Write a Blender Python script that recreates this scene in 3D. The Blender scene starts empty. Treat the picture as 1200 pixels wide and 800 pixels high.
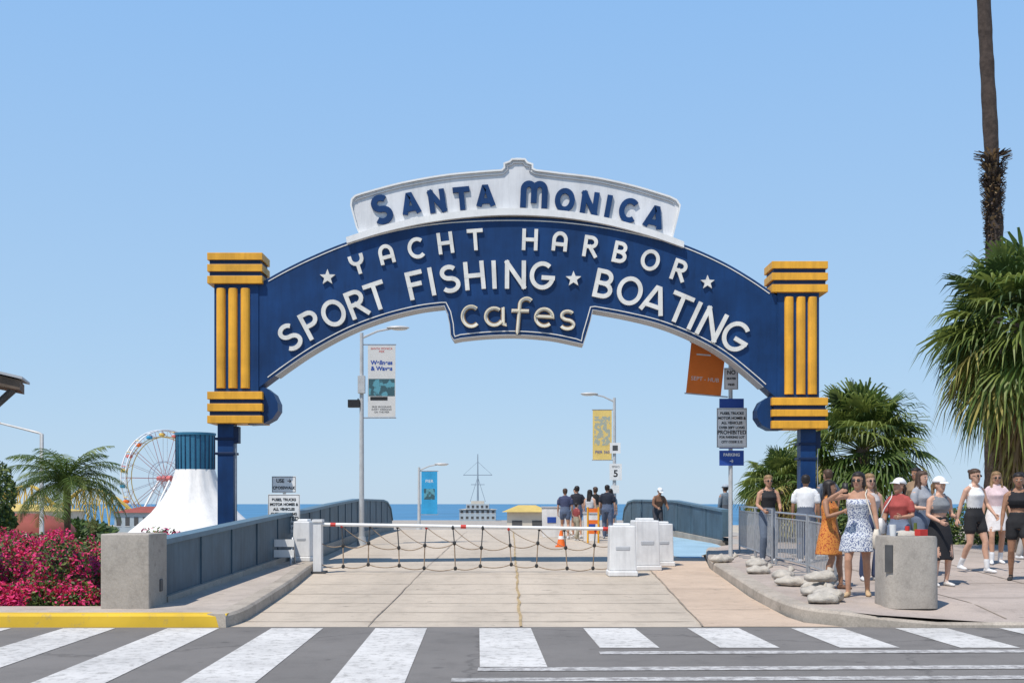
import bpy, bmesh, math, random
from math import sin, cos, pi, radians, sqrt, asin, atan2
from mathutils import Vector, Matrix, kdtree, noise
R = random.Random(11)
V = Vector
scene = bpy.context.scene

# ------------------------------------------------------------ materials
def _base(name):
    m = bpy.data.materials.new(name); m.use_nodes = True
    nt = m.node_tree; b = nt.nodes['Principled BSDF']
    return m, nt, b
def _noise(nt, scale, detail=4, rough=.6, stretch=None):
    tc = nt.nodes.new('ShaderNodeTexCoord')
    n = nt.nodes.new('ShaderNodeTexNoise'); n.inputs['Scale'].default_value = scale
    n.inputs['Detail'].default_value = detail; n.inputs['Roughness'].default_value = rough
    if stretch:
        mp = nt.nodes.new('ShaderNodeMapping'); mp.inputs['Scale'].default_value = stretch
        nt.links.new(tc.outputs['Object'], mp.inputs['Vector']); nt.links.new(mp.outputs['Vector'], n.inputs['Vector'])
    else:
        nt.links.new(tc.outputs['Object'], n.inputs['Vector'])
    return n
def _ramp(nt, src, p0, c0, p1, c1):
    r = nt.nodes.new('ShaderNodeValToRGB')
    e = r.color_ramp.elements
    e[0].position = p0; e[0].color = (*c0, 1); e[1].position = p1; e[1].color = (*c1, 1)
    nt.links.new(src, r.inputs['Fac']); return r
def _mul(nt, a, b, fac=1.0, mode='MULTIPLY'):
    m = nt.nodes.new('ShaderNodeMix'); m.data_type = 'RGBA'; m.blend_type = mode
    m.inputs[0].default_value = fac
    nt.links.new(a, m.inputs[6]); nt.links.new(b, m.inputs[7]); return m.outputs[2]
def mat(name, col, rough=.6, var=.12, scale=6, bump=0.0, metal=0.0, spec=.4, trans=0, streak=0):
    m, nt, b = _base(name)
    n = _noise(nt, scale)
    lo = [max(0, c*(1-var)) for c in col]; hi = [min(1, c*(1+var)) for c in col]
    r = _ramp(nt, n.outputs['Fac'], .3, lo, .7, hi)
    out = r.outputs['Color']
    if streak:   # rain / dirt streaks
        n3 = _noise(nt, 2.2, 5, .7, (3.5, 3.5, .35))
        out = _mul(nt, out, _ramp(nt, n3.outputs['Fac'], .32, (1-streak,)*3, .55, (1, 1, 1)).outputs['Color'])
    nt.links.new(out, b.inputs['Base Color'])
    b.inputs['Roughness'].default_value = rough; b.inputs['Metallic'].default_value = metal
    b.inputs['Specular IOR Level'].default_value = spec
    if bump:
        bp = nt.nodes.new('ShaderNodeBump'); bp.inputs['Strength'].default_value = bump
        bp.inputs['Distance'].default_value = .02
        n2 = _noise(nt, scale*6)
        nt.links.new(n2.outputs['Fac'], bp.inputs['Height']); nt.links.new(bp.outputs['Normal'], b.inputs['Normal'])
    if trans:
        tr = nt.nodes.new('ShaderNodeBsdfTranslucent'); mx = nt.nodes.new('ShaderNodeMixShader')
        mx.inputs[0].default_value = trans
        nt.links.new(r.outputs['Color'], tr.inputs['Color'])
        nt.links.new(b.outputs[0], mx.inputs[1]); nt.links.new(tr.outputs[0], mx.inputs[2])
        nt.links.new(mx.outputs[0], nt.nodes['Material Output'].inputs['Surface'])
    return m
def gmat(name, col, fine=60, coarse=.5, fv=.25, cv=.25, stretch=(1,1,1), rough=.9, bump=.3, crack=0, cd=.7):
    m, nt, b = _base(name)
    a = _noise(nt, fine, 3, .7)
    r1 = _ramp(nt, a.outputs['Fac'], .3, [c*(1-fv) for c in col], .7, [c*(1+fv) for c in col])
    c = _noise(nt, coarse, 6, .65, stretch)
    r2 = _ramp(nt, c.outputs['Fac'], .35, (1-cv,)*3, .65, (1, 1, 1))
    out = _mul(nt, r1.outputs['Color'], r2.outputs['Color'])
    d = _noise(nt, coarse*7, 5, .7)
    r3 = _ramp(nt, d.outputs['Fac'], .3, (1-cv*.8,)*3, .5, (1, 1, 1))
    out = _mul(nt, out, r3.outputs['Color'])
    # oil / gum spots
    sp = _noise(nt, 5.5, 2, .4); r5 = _ramp(nt, sp.outputs['Fac'], .24, (.70,)*3, .31, (1, 1, 1)); out = _mul(nt, out, r5.outputs['Color'])
    if crack:
        tc = nt.nodes.new('ShaderNodeTexCoord'); vo = nt.nodes.new('ShaderNodeTexVoronoi'); vo.feature = 'DISTANCE_TO_EDGE'; vo.inputs['Scale'].default_value = crack
        nz = _noise(nt, 3, 4, .7); ad = nt.nodes.new('ShaderNodeVectorMath'); ad.operation = 'ADD'
        sc_ = nt.nodes.new('ShaderNodeVectorMath'); sc_.operation = 'SCALE'; sc_.inputs['Scale'].default_value = .5
        nt.links.new(nz.outputs['Color'], sc_.inputs[0]); nt.links.new(tc.outputs['Object'], ad.inputs[0]); nt.links.new(sc_.outputs[0], ad.inputs[1]); nt.links.new(ad.outputs[0], vo.inputs['Vector'])
        r4 = _ramp(nt, vo.outputs['Distance'], .002, (cd,)*3, .008, (1, 1, 1)); out = _mul(nt, out, r4.outputs['Color'])
    nt.links.new(out, b.inputs['Base Color']); b.inputs['Roughness'].default_value = rough
    b.inputs['Specular IOR Level'].default_value = .25
    bp = nt.nodes.new('ShaderNodeBump'); bp.inputs['Strength'].default_value = bump; bp.inputs['Distance'].default_value = .008
    nt.links.new(a.outputs['Fac'], bp.inputs['Height']); nt.links.new(bp.outputs['Normal'], b.inputs['Normal'])
    return m
def paintmat(name, col, under, wear=.42):
    m, nt, b = _base(name)
    a = _noise(nt, 9, 8, .75)
    r1 = _ramp(nt, a.outputs['Fac'], wear-.08, under, wear+.06, col)
    c = _noise(nt, .9, 5, .6)
    r2 = _ramp(nt, c.outputs['Fac'], .3, (.74,)*3, .6, (1, 1, 1))
    nt.links.new(_mul(nt, r1.outputs['Color'], r2.outputs['Color']), b.inputs['Base Color'])
    b.inputs['Roughness'].default_value = .8
    return m
def spotmat(name, base, spot, scale=28, thr=.42):
    m, nt, b = _base(name)
    a = _noise(nt, scale, 2, .5)
    r1 = _ramp(nt, a.outputs['Fac'], thr, spot, thr+.05, base)
    nt.links.new(r1.outputs['Color'], b.inputs['Base Color']); b.inputs['Roughness'].default_value = .85
    return m

NAVY = mat('navy_paint', (.006, .038, .128), .45, .25, 1.3, spec=.3, streak=.2)
NAVYD = mat('navy_paint_dark', (.008, .022, .065), .5, .2, 2, spec=.3)
YEL = mat('yellow_paint', (.78, .38, .03), .5, .16, 2, streak=.22)
WHITE = mat('white_paint', (.76, .75, .72), .45, .08, 1.5, streak=.08)
LETW = mat('letter_white', (.72, .70, .64), .5, .14, 3, streak=.12)
CREAM = mat('neon_cream', (.70, .62, .45), .4, .1, 3)
BRASS = mat('neon_backing', (.25, .16, .07), .5, .2, 5)
BOARD = mat('board_white', (.68, .68, .68), .5, .12, .9, streak=.14)
RIM = mat('rim_grey', (.42, .43, .44), .5, .1, 2)
CONC = gmat('concrete', (.43, .385, .33), 50, 1.2, .12, .25)
ASPH = gmat('asphalt', (.20, .185, .17), 110, .35, .26, .20, crack=.22, cd=.72)
ROADC = gmat('road_concrete', (.56, .475, .375), 70, .35, .10, .22, (1.6, .22, 1))
LANEC = gmat('lane_concrete_tan', (.56, .43, .32), 60, .6, .10, .18)
SIDEC = gmat('sidewalk_concrete', (.50, .43, .365), 60, .6, .12, .22)
PLAZA = gmat('plaza_concrete', (.46, .385, .33), 60, .5, .14, .22)
KERB = gmat('kerb_concrete', (.46, .40, .33), 40, 1.3, .15, .28)
JOINT = mat('joint_dark', (.27, .22, .17), .9, .3, 3)
JOINTY = mat('joint_tan', (.40, .29, .15), .9, .3, 3)
PAINTW = paintmat('crossing_paint', (.64, .615, .575), (.36, .34, .31), .44)
PAINTW2 = paintmat('lane_paint_worn', (.55, .53, .50), (.27, .25, .235), .50)
PAINTY = paintmat('yellow_kerb_paint', (.72, .46, .03), (.45, .33, .12), .38)
BLUEL = gmat('blue_lane', (.32, .48, .58), 60, .8, .1, .15)
PARAB = mat('parapet_blue', (.06, .105, .14), .6, .3, 1.2, bump=.2, streak=.25)
PARAB2 = mat('parapet_blue_trim', (.10, .17, .22), .55, .15, 3)
METAL = mat('galvanised', (.42, .43, .44), .4, .15, 8, metal=.6)
POLE = mat('pole_grey', (.50, .50, .49), .5, .1, 5, metal=.2)
BLACK = mat('black_rubber', (.02, .02, .02), .5, .2, 6)
DARK = mat('dark_grey', (.07, .07, .07), .6, .2, 6)
RED = mat('red_paint', (.55, .04, .03), .5, .1, 5)
ORANGE = mat('cone_orange', (.80, .16, .02), .5, .1, 5)
PLAST = mat('barrier_plastic', (.72, .71, .69), .45, .1, 3, streak=.15)
SAND = gmat('sand', (.50, .43, .33), 5, .03, .1, .15)
SEA = mat('sea', (.055, .19, .33), .5, .2, .01, spec=.4)
EARTH = gmat('earth', (.16, .13, .08), 20, .4, .3, .3)
G1 = mat('leaf_green', (.09, .145, .03), .5, .35, 3, trans=.35)
G2 = mat('leaf_green_light', (.20, .25, .055), .5, .3, 3, trans=.4)
G3 = mat('leaf_green_dark', (.045, .08, .02), .55, .3, 3, trans=.2)
GY = mat('leaf_yellow', (.36, .31, .09), .7, .3, 3, trans=.35)
GB = mat('leaf_brown', (.26, .175, .09), .85, .3, 3, trans=.2)
PINK = mat('flower_pink', (.74, .045, .19), .7, .25, 8, trans=.3)
PINK2 = mat('flower_red', (.58, .02, .07), .7, .3, 8, trans=.3)
BARK = mat('palm_bark', (.13, .095, .07), .95, .45, 5, bump=1)
BARKD = mat('palm_bark_dark', (.065, .047, .038), .95, .4, 9, bump=1)
BAG = mat('sandbag_canvas', (.46, .42, .36), .9, .2, 7, bump=.5)
EYEW = mat('eye_white', (.7, .7, .68), .3, .02, 5)
LIP = mat('lip', (.38, .12, .10), .5, .1, 5)

# ------------------------------------------------------------ mesh builder
class MB:
    def __init__(s): s.v = []; s.f = []; s.m = []; s.mats = []
    def mi(s, m):
        if m not in s.mats: s.mats.append(m)
        return s.mats.index(m)
    def add(s, vs, fs, m, M=None):
        o = len(s.v)
        s.v += [tuple(M @ V(p)) if M else tuple(p) for p in vs]
        k = s.mi(m)
        for f in fs: s.f.append([i+o for i in f]); s.m.append(k)
    def box(s, c, d, m, rz=0, M=None, taper=1.0):
        x, y, z = d[0]/2, d[1]/2, d[2]/2
        vs = []
        for sz in (-1, 1):
            t = taper if sz > 0 else 1
            for sx, sy in ((-1, -1), (1, -1), (1, 1), (-1, 1)):
                px, py = sx*x*t, sy*y*t
                vs.append((c[0]+px*cos(rz)-py*sin(rz), c[1]+px*sin(rz)+py*cos(rz), c[2]+sz*z))
        s.add(vs, [(3, 2, 1, 0), (4, 5, 6, 7), (0, 1, 5, 4), (1, 2, 6, 5), (2, 3, 7, 6), (3, 0, 4, 7)], m, M)
    def loft(s, rings, m, caps=True, M=None, closed=False):
        n = len(rings[0]); vs = [p for r in rings for p in r]; fs = []
        k = len(rings)
        for i in range(k if closed else k-1):
            a = i*n; b = ((i+1) % k)*n
            for j in range(n):
                j2 = (j+1) % n
                fs.append((a+j, a+j2, b+j2, b+j))
        if caps and not closed:
            fs.append(tuple(range(n-1, -1, -1))); fs.append(tuple(range((k-1)*n, k*n)))
        s.add(vs, fs, m, M)
    def tube(s, pts, r, m, n=8, M=None, closed=False):
        pts = [V(p) for p in pts]
        if not isinstance(r, (list, tuple)): r = [r]*len(pts)
        rings = []; ref = None
        for i, p in enumerate(pts):
            if closed: t = pts[(i+1) % len(pts)]-pts[i-1]
            else: t = pts[min(i+1, len(pts)-1)]-pts[max(i-1, 0)]
            t.normalize()
            if ref is None: ref = V((0, 0, 1)) if abs(t.z) < .9 else V((1, 0, 0))
            a = ref-t*ref.dot(t)
            if a.length < 1e-4: a = t.orthogonal()
            a.normalize(); b = t.cross(a); ref = a
            rings.append([p+a*(r[i]*cos(2*pi*j/n))+b*(r[i]*sin(2*pi*j/n)) for j in range(n)])
        s.loft(rings, m, True, M, closed)
    def cyl(s, c, r, h, m, n=20, r2=None):
        r2 = r if r2 is None else r2
        s.tube([c, (c[0], c[1], c[2]+h)], [r, r2], m, n)
    def ell(s, c, rr, m, n=12, k=8, M=None):
        rings = []
        for i in range(1, k):
            a = -pi/2+pi*i/k
            rings.append([(c[0]+rr[0]*cos(a)*cos(2*pi*j/n), c[1]+rr[1]*cos(a)*sin(2*pi*j/n), c[2]+rr[2]*sin(a)) for j in range(n)])
        s.loft(rings, m, True, M)
    def prism(s, poly, y0, y1, m, M=None):
        n = len(poly)
        vs = [(p[0], y0, p[1]) for p in poly]+[(p[0], y1, p[1]) for p in poly]
        fs = [tuple(range(n)), tuple(range(2*n-1, n-1, -1))]
        for i in range(n): j = (i+1) % n; fs.append((i, i+n, j+n, j))
        s.add(vs, fs, m, M)
    def ribbon(s, pts, w, y0, y1, m, closed=False, M=None):
        P = []
        for p in pts:
            if not P or (abs(p[0]-P[-1][0])+abs(p[1]-P[-1][1])) > 1e-6: P.append(p)
        if closed and (abs(P[0][0]-P[-1][0])+abs(P[0][1]-P[-1][1])) < 1e-6: P.pop()
        n = len(P); L = []; Rr = []
        def dirv(a, b): return V((b[0]-a[0], b[1]-a[1])).normalized()
        for i in range(n):
            if closed: d0 = dirv(P[i-1], P[i]); d1 = dirv(P[i], P[(i+1) % n])
            else:
                d0 = dirv(P[i-1], P[i]) if i else dirv(P[0], P[1])
                d1 = dirv(P[i], P[i+1]) if i < n-1 else d0
            n0 = V((-d0.y, d0.x)); n1 = V((-d1.y, d1.x)); mm = n0+n1
            if mm.length < .2: mm = n1.copy()
            mm.normalize(); k = min(1.6, 1/max(.3, mm.dot(n1)))
            L.append((P[i][0]+mm.x*w/2*k, P[i][1]+mm.y*w/2*k)); Rr.append((P[i][0]-mm.x*w/2*k, P[i][1]-mm.y*w/2*k))
        rings = [[(Rr[i][0], y0, Rr[i][1]), (L[i][0], y0, L[i][1]), (L[i][0], y1, L[i][1]), (Rr[i][0], y1, Rr[i][1])] for i in range(n)]
        s.loft(rings, m, True, M, closed)
    def text(s, txt, size, loc, m, M=None, rz=0, sx=1, bold=.0):
        cu = bpy.data.curves.new('t', 'FONT'); cu.body = txt; cu.size = size
        cu.align_x = 'CENTER'; cu.align_y = 'CENTER'; cu.offset = bold
        ob = bpy.data.objects.new('t', cu); bpy.context.collection.objects.link(ob)
        dg = bpy.context.evaluated_depsgraph_get(); me = ob.evaluated_get(dg).to_mesh()
        T = Matrix.Translation(loc) @ Matrix.Rotation(rz, 4, 'Z') @ Matrix.Rotation(pi/2, 4, 'X') @ Matrix.Diagonal((sx, 1, 1, 1))
        s.add([T @ v.co for v in me.vertices], [tuple(p.vertices) for p in me.polygons], m, M)
        ob.evaluated_get(dg).to_mesh_clear(); bpy.data.objects.remove(ob); bpy.data.curves.remove(cu)
    def obj(s, name, smooth=False, bevel=0, parent=None, loc=None, fix=True):
        me = bpy.data.meshes.new(name); me.from_pydata(s.v, [], s.f)
        for m in s.mats: me.materials.append(m)
        me.polygons.foreach_set('material_index', s.m)
        me.update()
        if fix:
            bm = bmesh.new(); bm.from_mesh(me); bmesh.ops.recalc_face_normals(bm, faces=bm.faces); bm.to_mesh(me); bm.free()
        if smooth:
            me.polygons.foreach_set('use_smooth', [True]*len(me.polygons))
        ob = bpy.data.objects.new(name, me); bpy.context.collection.objects.link(ob)
        if smooth == 'auto':
            try: me.set_sharp_from_angle(angle=radians(40))
            except Exception: pass
        if bevel:
            b = ob.modifiers.new('b', 'BEVEL'); b.width = bevel; b.segments = 2; b.limit_method = 'ANGLE'
        if parent: ob.parent = parent
        if loc: ob.location = loc
        return ob
def empty(name, loc=(0, 0, 0)):
    e = bpy.data.objects.new(name, None); bpy.context.collection.objects.link(e); e.location = loc; return e
def lerp_tab(tab, y):
    if y <= tab[0][0]: return tab[0][1]
    for a, b in zip(tab, tab[1:]):
        if y <= b[0]: return a[1]+(b[1]-a[1])*(y-a[0])/(b[0]-a[0])
    return tab[-1][1]
def cr(pts, k=8):
    out = []
    for i in range(len(pts)-1):
        p0 = V(pts[max(i-1, 0)]); p1 = V(pts[i]); p2 = V(pts[i+1]); p3 = V(pts[min(i+2, len(pts)-1)])
        for j in range(k):
            t = j/k
            out.append(tuple(.5*((2*p1)+(p2-p0)*t+(2*p0-5*p1+4*p2-p3)*t*t+(3*p1-p0-3*p2+p3)*t**3)))
    out.append(tuple(pts[-1])); return out

# ------------------------------------------------------------ terrain heights
ZR = [(13.4, 0), (21, .13), (30, .22), (42, .33), (50, .33), (60, -.1), (90, -1.6), (130, -3)]
def zr(y): return lerp_tab(ZR, y)
def clamp(a, lo, hi): return max(lo, min(hi, a))
def zp(x, y): return zr(min(y, 32))+.15+.03*clamp(y-17, 0, 4)*clamp((x-4.8)/2, 0, 1)
XL = [(13.4, -3.35), (14, -3.3), (19.3, -3.62), (23.6, -3.95), (26, -4.45), (30, -4.6), (38, -5.0), (50, -5.1), (130, -5.5)]
XR = [(13.4, 3.9), (13.8, 3.55), (14.4, 3.48), (16.8, 3.53), (22.7, 3.95), (28, 4.7), (30, 5.8), (34, 6.1), (40, 5.6), (47, 4.9), (130, 5.5)]
def sheet(name, xs_f, ys, m, zf, nx=10, dz=0):
    mb = MB(); vs = []; fs = []
    for y in ys:
        a, b = xs_f(y)
        for i in range(nx+1):
            x = a+(b-a)*i/nx; vs.append((x, y, zf(x, y)+dz))
    for j in range(len(ys)-1):
        for i in range(nx):
            a = j*(nx+1)+i; fs.append((a, a+1, a+nx+2, a+nx+1))
    mb.add(vs, fs, m); return mb.obj(name, smooth=True, fix=False)
def rng(a, b, st):
    n = max(1, int(math.ceil((b-a)/st))); return [a+(b-a)*i/n for i in range(n+1)]
def hg(x, y):
    if y < 13.2: return -.03
    if abs(x) < 5 and y < 60: return -.4
    e = -.03+.05*clamp(y-14, 0, 1)
    drop = clamp((y-26)/45, 0, 1)
    e = e*(1-drop)-5.5*drop*drop*(3-2*drop)
    e -= 2.8*clamp((y-300)/230, 0, 1)
    return e
mb = MB(); gy = rng(-30, 13.2, 8)+rng(13.5, 80, 3)+rng(90, 620, 20); gx = [-1500, -500, -200, -90]+rng(-60, 60, 4)+[90, 200, 500, 1500]
vs = [(x, y, hg(x, y)) for y in gy for x in gx]; nx = len(gx); fs = []
for j in range(len(gy)-1):
    for i in range(nx-1):
        a = j*nx+i; fs.append((a, a+1, a+nx+1, a+nx))
mb.add(vs, fs, SAND); mb.obj('ground', smooth=True, fix=False)
mb = MB(); mb.add([(-30000, 380, -8), (30000, 380, -8), (30000, 40000, -8), (-30000, 40000, -8)], [(0, 1, 2, 3)], SEA); mb.obj('sea', fix=False)
sheet('street', lambda y: (-60, 60), rng(-30, 13.4, 4), ASPH, lambda x, y: 0, 4, .0)
ys = sorted(set(rng(13.4, 60, 1.2)+rng(60, 130, 10)+[13.8, 14.4]))
sheet('ramp_road', lambda y: (lerp_tab(XL, y), lerp_tab(XR, y)), ys, ROADC, lambda x, y: zr(y), 8, .002)
sheet('tan_lane', lambda y: (2.25+(y-13.4)*.05, lerp_tab(XR, y)-.01), [y for y in ys if y < 27], LANEC, lambda x, y: zr(y), 3, .006)
sheet('blue_path', lambda y: (lerp_tab([(26, 4.0), (29, 3.7), (45, 3.9)], y), lerp_tab(XR, y)-.05), [y for y in rng(26.5, 45, 1)], BLUEL, lambda x, y: zr(y), 3, .010)
mb = MB()
def strip(mb, p0, p1, w, m, dz, seg=12, jit=.0):
    vs = []; fs = []
    for i in range(seg+1):
        t = i/seg; x = p0[0]+(p1[0]-p0[0])*t; y = p0[1]+(p1[1]-p0[1])*t
        dx, dy = p1[0]-p0[0], p1[1]-p0[1]; L = sqrt(dx*dx+dy*dy); nxx, nyy = -dy/L, dx/L
        o = R.uniform(-jit, jit); ww = w*R.uniform(.5, 1.3)
        for s_ in (-.5, .5):
            X = x+nxx*(o+s_*ww); Y = y+nyy*(o+s_*ww); vs.append((X, Y, zr(Y)+dz))
    for i in range(seg): fs.append((2*i, 2*i+1, 2*i+3, 2*i+2))
    mb.add(vs, fs, m)
for y in (13.9, 14.9, 16.0, 17.4, 19.1, 21.3, 24.0, 27.5, 31, 35, 40, 45):
    strip(mb, (lerp_tab(XL, y), y), (2.2+(y-13.4)*.05, y+R.uniform(-.05, .05)), .026, JOINT, .008, 24, .014)
for y in (15.2, 18.2, 21.8, 25.0):
    strip(mb, (2.25+(y-13.4)*.05, y), (lerp_tab(XR, y)-.05, y), .02, JOINT, .012, 8, .01)
strip(mb, (.1, 13.4), (.05, 46), .04, JOINTY, .013, 60, .016)
strip(mb, (-1.7, 13.4), (-1.8, 46), .014, JOINT, .0135, 40, .01)
strip(mb, (2.25, 13.4), (2.95, 27), .025, JOINT, .014, 30, .01)
mb.obj('pavement_joints', fix=False)
mb = MB()
for i in range(-9, 11):
    x0 = -.38+i*1.21
    near = 6.5 if x0 < -.9 else (11.45 if x0 > .3 else 10.1)
    x1 = x0+.60; seg = 10
    for k in range(seg):
        a = near+(13.25-near)*k/seg; b = near+(13.25-near)*(k+1)/seg; sh = -.03
        mb.add([(x0-sh*(13.25-a), a, .005), (x1-sh*(13.25-a), a, .005), (x1-sh*(13.25-b), b, .005), (x0-sh*(13.25-b), b, .005)], [(0, 1, 2, 3)], PAINTW)
for (y, xa, w) in ((11.05, .85, .22), (9.95, -.3, .22), (9.35, -.5, .2), (8.7, -.6, .2)):
    for q in range(20):
        x0 = xa+(16-xa)*q/20; x1 = xa+(16-xa)*(q+1)/20; o0 = .5*q/20; o1 = .5*(q+1)/20
        mb.add([(x0, y-w/2+o0, .0055), (x1, y-w/2+o1, .0055), (x1, y+w/2+o1, .0055), (x0, y+w/2+o0, .0055)], [(0, 1, 2, 3)], PAINTW2)
mb.obj('crosswalk_markings', fix=False)

def kerb(name, path, w, m, inner, h=.15):
    mb = MB(); rings = []; n = len(path)
    for i in range(n):
        a = path[max(0, i-1)]; b = path[min(n-1, i+1)]
        d = V((b[0]-a[0], b[1]-a[1])).normalized(); nn = V((-d.y, d.x))*inner
        x, y, z = path[i]
        rings.append([(x, y, z-.12), (x+nn.x*.012, y+nn.y*.012, z+h-.03), (x+nn.x*.04, y+nn.y*.04, z+h), (x+nn.x*w, y+nn.y*w, z+h), (x+nn.x*w, y+nn.y*w, z-.12)])
    mb.loft(rings, m); return mb.obj(name)
rk = cr([(14.0, 13.35), (7.5, 13.35), (4.8, 13.35), (4.05, 13.5), (3.6, 14.1), (3.5, 15.2), (3.55, 16.8), (3.75, 19.8), (3.97, 22.7), (4.5, 26.3), (4.95, 28.6), (5.9, 29.6)], 8)
kerb('kerb', [(x, y, zr(y)-(.10 if x > 5 else (.1*(x-3.9)/1.1 if x > 3.9 and y < 14 else 0))) for x, y in rk], .26, KERB, -1, .158)
lk = cr([(-3.35, 13.35), (-3.28, 13.9), (-3.32, 15), (-3.5, 18), (-3.7, 20.5), (-3.95, 23.4), (-4.1, 24.2), (-4.35, 24.6)], 6)
kerb('kerb', [(x, y, zr(y)) for x, y in lk], .24, KERB, 1, .158)
kerb('yellow_kerb', [(-3.36-i*.6, 13.36, 0) for i in range(0, 50)], .2, PAINTY, -1, .158)
sheet('sidewalk', lambda y: (-60, lerp_tab(XL, y)-.02), [13.5, 13.8, 14.1, 14.3], SIDEC, lambda x, y: zr(y)+.15, 8, 0)
sheet('sidewalk', lambda y: (-4.95, lerp_tab(XL, y)-.02), rng(14.3, 24.6, .8), SIDEC, lambda x, y: zr(y)+.15, 4, 0)
def rkx(y): return lerp_tab([(13.4, 4.3), (13.6, 4.1), (14.1, 3.7), (15.2, 3.6), (16.8, 3.65), (19.8, 3.85), (22.7, 4.07), (26.3, 4.65), (28.6, 5.2), (29.6, 6.2)], y)
def zpp(x, y): return zp(x, y)-.10*clamp((x-4.2)/1, 0, 1)*clamp((14.6-y)/1.2, 0, 1)
sheet('plaza_pavement', lambda y: (rkx(y), 60), rng(13.4, 34, .6), PLAZA, zpp, 40, 0.003)
mb = MB()
for y in (15.3, 17.4, 19.6, 22):
    vs = []
    for i in range(30):
        x = rkx(y)+.3+i*.6; vs += [(x, y, zpp(x, y)+.008), (x, y+.022, zpp(x, y+.022)+.008)]
    mb.add(vs, [(2*i, 2*i+2, 2*i+3, 2*i+1) for i in range(29)], JOINT)
for x in (5.9, 7.8, 9.7, 11.6):
    vs = []
    for i in range(30):
        y = 13.6+i*.4; vs += [(x, y, zpp(x, y)+.009), (x+.022, y, zpp(x+.022, y)+.009)]
    mb.add(vs, [(2*i, 2*i+1, 2*i+3, 2*i+2) for i in range(29)], JOINT)
mb.obj('plaza_joints', fix=False)
mb = MB(); mb.box((0, 215, -3.3), (70, 190, .6), CONC)
for i in range(12):
    for x in (-33, -20, 20, 33): mb.cyl((x, 125+i*16, -9), .35, 5.4, DARK, 8)
mb.obj('pier_deck')
mb = MB()
for i in range(len(ys)-1):
    if ys[i] < 24: continue
    y0, y1 = ys[i], ys[i+1]
    for tab, sg in ((XL, -1), (XR, 1)):
        mb.add([(lerp_tab(tab, y0)+sg*.3, y0, zr(y0)-.02), (lerp_tab(tab, y1)+sg*.3, y1, zr(y1)-.02), (lerp_tab(tab, y1)+sg*.3, y1, -7), (lerp_tab(tab, y0)+sg*.3, y0, -7)], [(0, 1, 2, 3)], CONC)
mb.obj('bridge_abutment', fix=False)
def parapet(name, pts):
    mb = MB(); P = []
    for a, b in zip(pts, pts[1:]):
        n = max(1, int(abs(b[1]-a[1])/.6))
        for i in range(n): P.append(tuple(a[k]+(b[k]-a[k])*i/n for k in range(4)))
    P.append(pts[-1])
    def sect(o0, o1, f0, f1, m):
        rings = []
        for x, y, z0, z1 in P:
            a = f0(z0, z1); b = f1(z0, z1)
            if b-a < .01: b = a+.01
            rings.append([(x+o0, y, a), (x+o1, y, a), (x+o1, y, b), (x+o0, y, b)])
        mb.loft(rings, m)
    sect(-.16, .16, lambda a, b: a-.3, lambda a, b: a+.12, CONC)
    sect(-.09, .09, lambda a, b: a+.12, lambda a, b: b-.07, PARAB)
    sect(-.13, .13, lambda a, b: b-.07, lambda a, b: b, PARAB2)
    for i in range(0, len(P), 3):
        x, y, z0, z1 = P[i]
        if z1-z0 > .5: mb.box((x, y, (z0+.12+z1-.07)/2), (.22, .05, z1-z0-.19), PARAB)
    return mb.obj(name)
parapet('bridge_parapet', [(-4.62, 14.75, .13, .99), (-4.62, 20.8, .26, 1.20), (-4.72, 26, .3, 1.33), (-4.9, 31, .33, 1.47), (-5.2, 38, .4, 1.62), (-5.25, 45.5, .4, 1.62), (-5.25, 47, .4, 1.55), (-5.25, 48.3, .38, 1.3), (-5.25, 49, .35, .8)])
parapet('bridge_parapet', [(6.3, 33.5, .25, 1.28), (5.75, 40, .4, 1.58), (5.05, 46, .4, 1.63), (4.95, 47.5, .4, 1.55), (4.9, 48.6, .38, 1.25), (4.9, 49.2, .35, .8)])
mb = MB(); mb.box((-4.76, 14.35, .60), (.60, .72, .96), CONC); mb.box((-4.46, 14.45, .42), (.03, .12, .16), DARK)
mb.obj('concrete_wall_pier', bevel=.06)

# ------------------------------------------------------------ the arch sign
K = .01725
def S(u, v): return ((u-606)*K, (590-v)*K+1.45)
arch = empty('archway_sign', (.1035, 23.27, 0))
def SP(pts): return [S(*p) for p in pts]
YF, YB = -.25, .25
up = cr([(300, 334), (330, 317), (365, 300), (407, 283), (455, 269), (505, 260), (555, 256), (606, 255), (655, 257), (705, 263), (755, 273), (801, 286), (845, 305), (880, 325), (912, 347)], 6)
lo1 = cr([(300, 456), (335, 430), (370, 407), (410, 386), (450, 371), (490, 361), (521, 357)], 6)
tabp = [(525, 366), (528, 380), (529, 392), (532, 397)]+cr([(540, 395), (570, 392), (606, 391), (645, 394), (675, 400)], 4)+[(683, 402), (686, 392), (691, 375), (694, 362)]
lo2 = cr([(697, 362), (735, 369), (775, 379), (815, 395), (850, 415), (885, 443), (912, 468)], 6)
poly = up+list(reversed(lo1+tabp+lo2))
mb = MB(); mb.prism(list(reversed(SP(poly))), YF, YB, NAVY)
mb.prism(list(reversed(SP([(296, 450), (311, 454), (320, 461), (325, 472), (325, 481), (319, 490), (308, 496), (290, 497)]))), YF+.02, YB-.02, NAVY)
mb.prism(list(reversed(SP([(918, 460), (903, 464), (893, 470), (888, 480), (888, 489), (894, 498), (904, 503), (918, 503)]))), YF+.02, YB-.02, NAVY)
mb.obj('arch_panel', parent=arch)
mb = MB()
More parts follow.
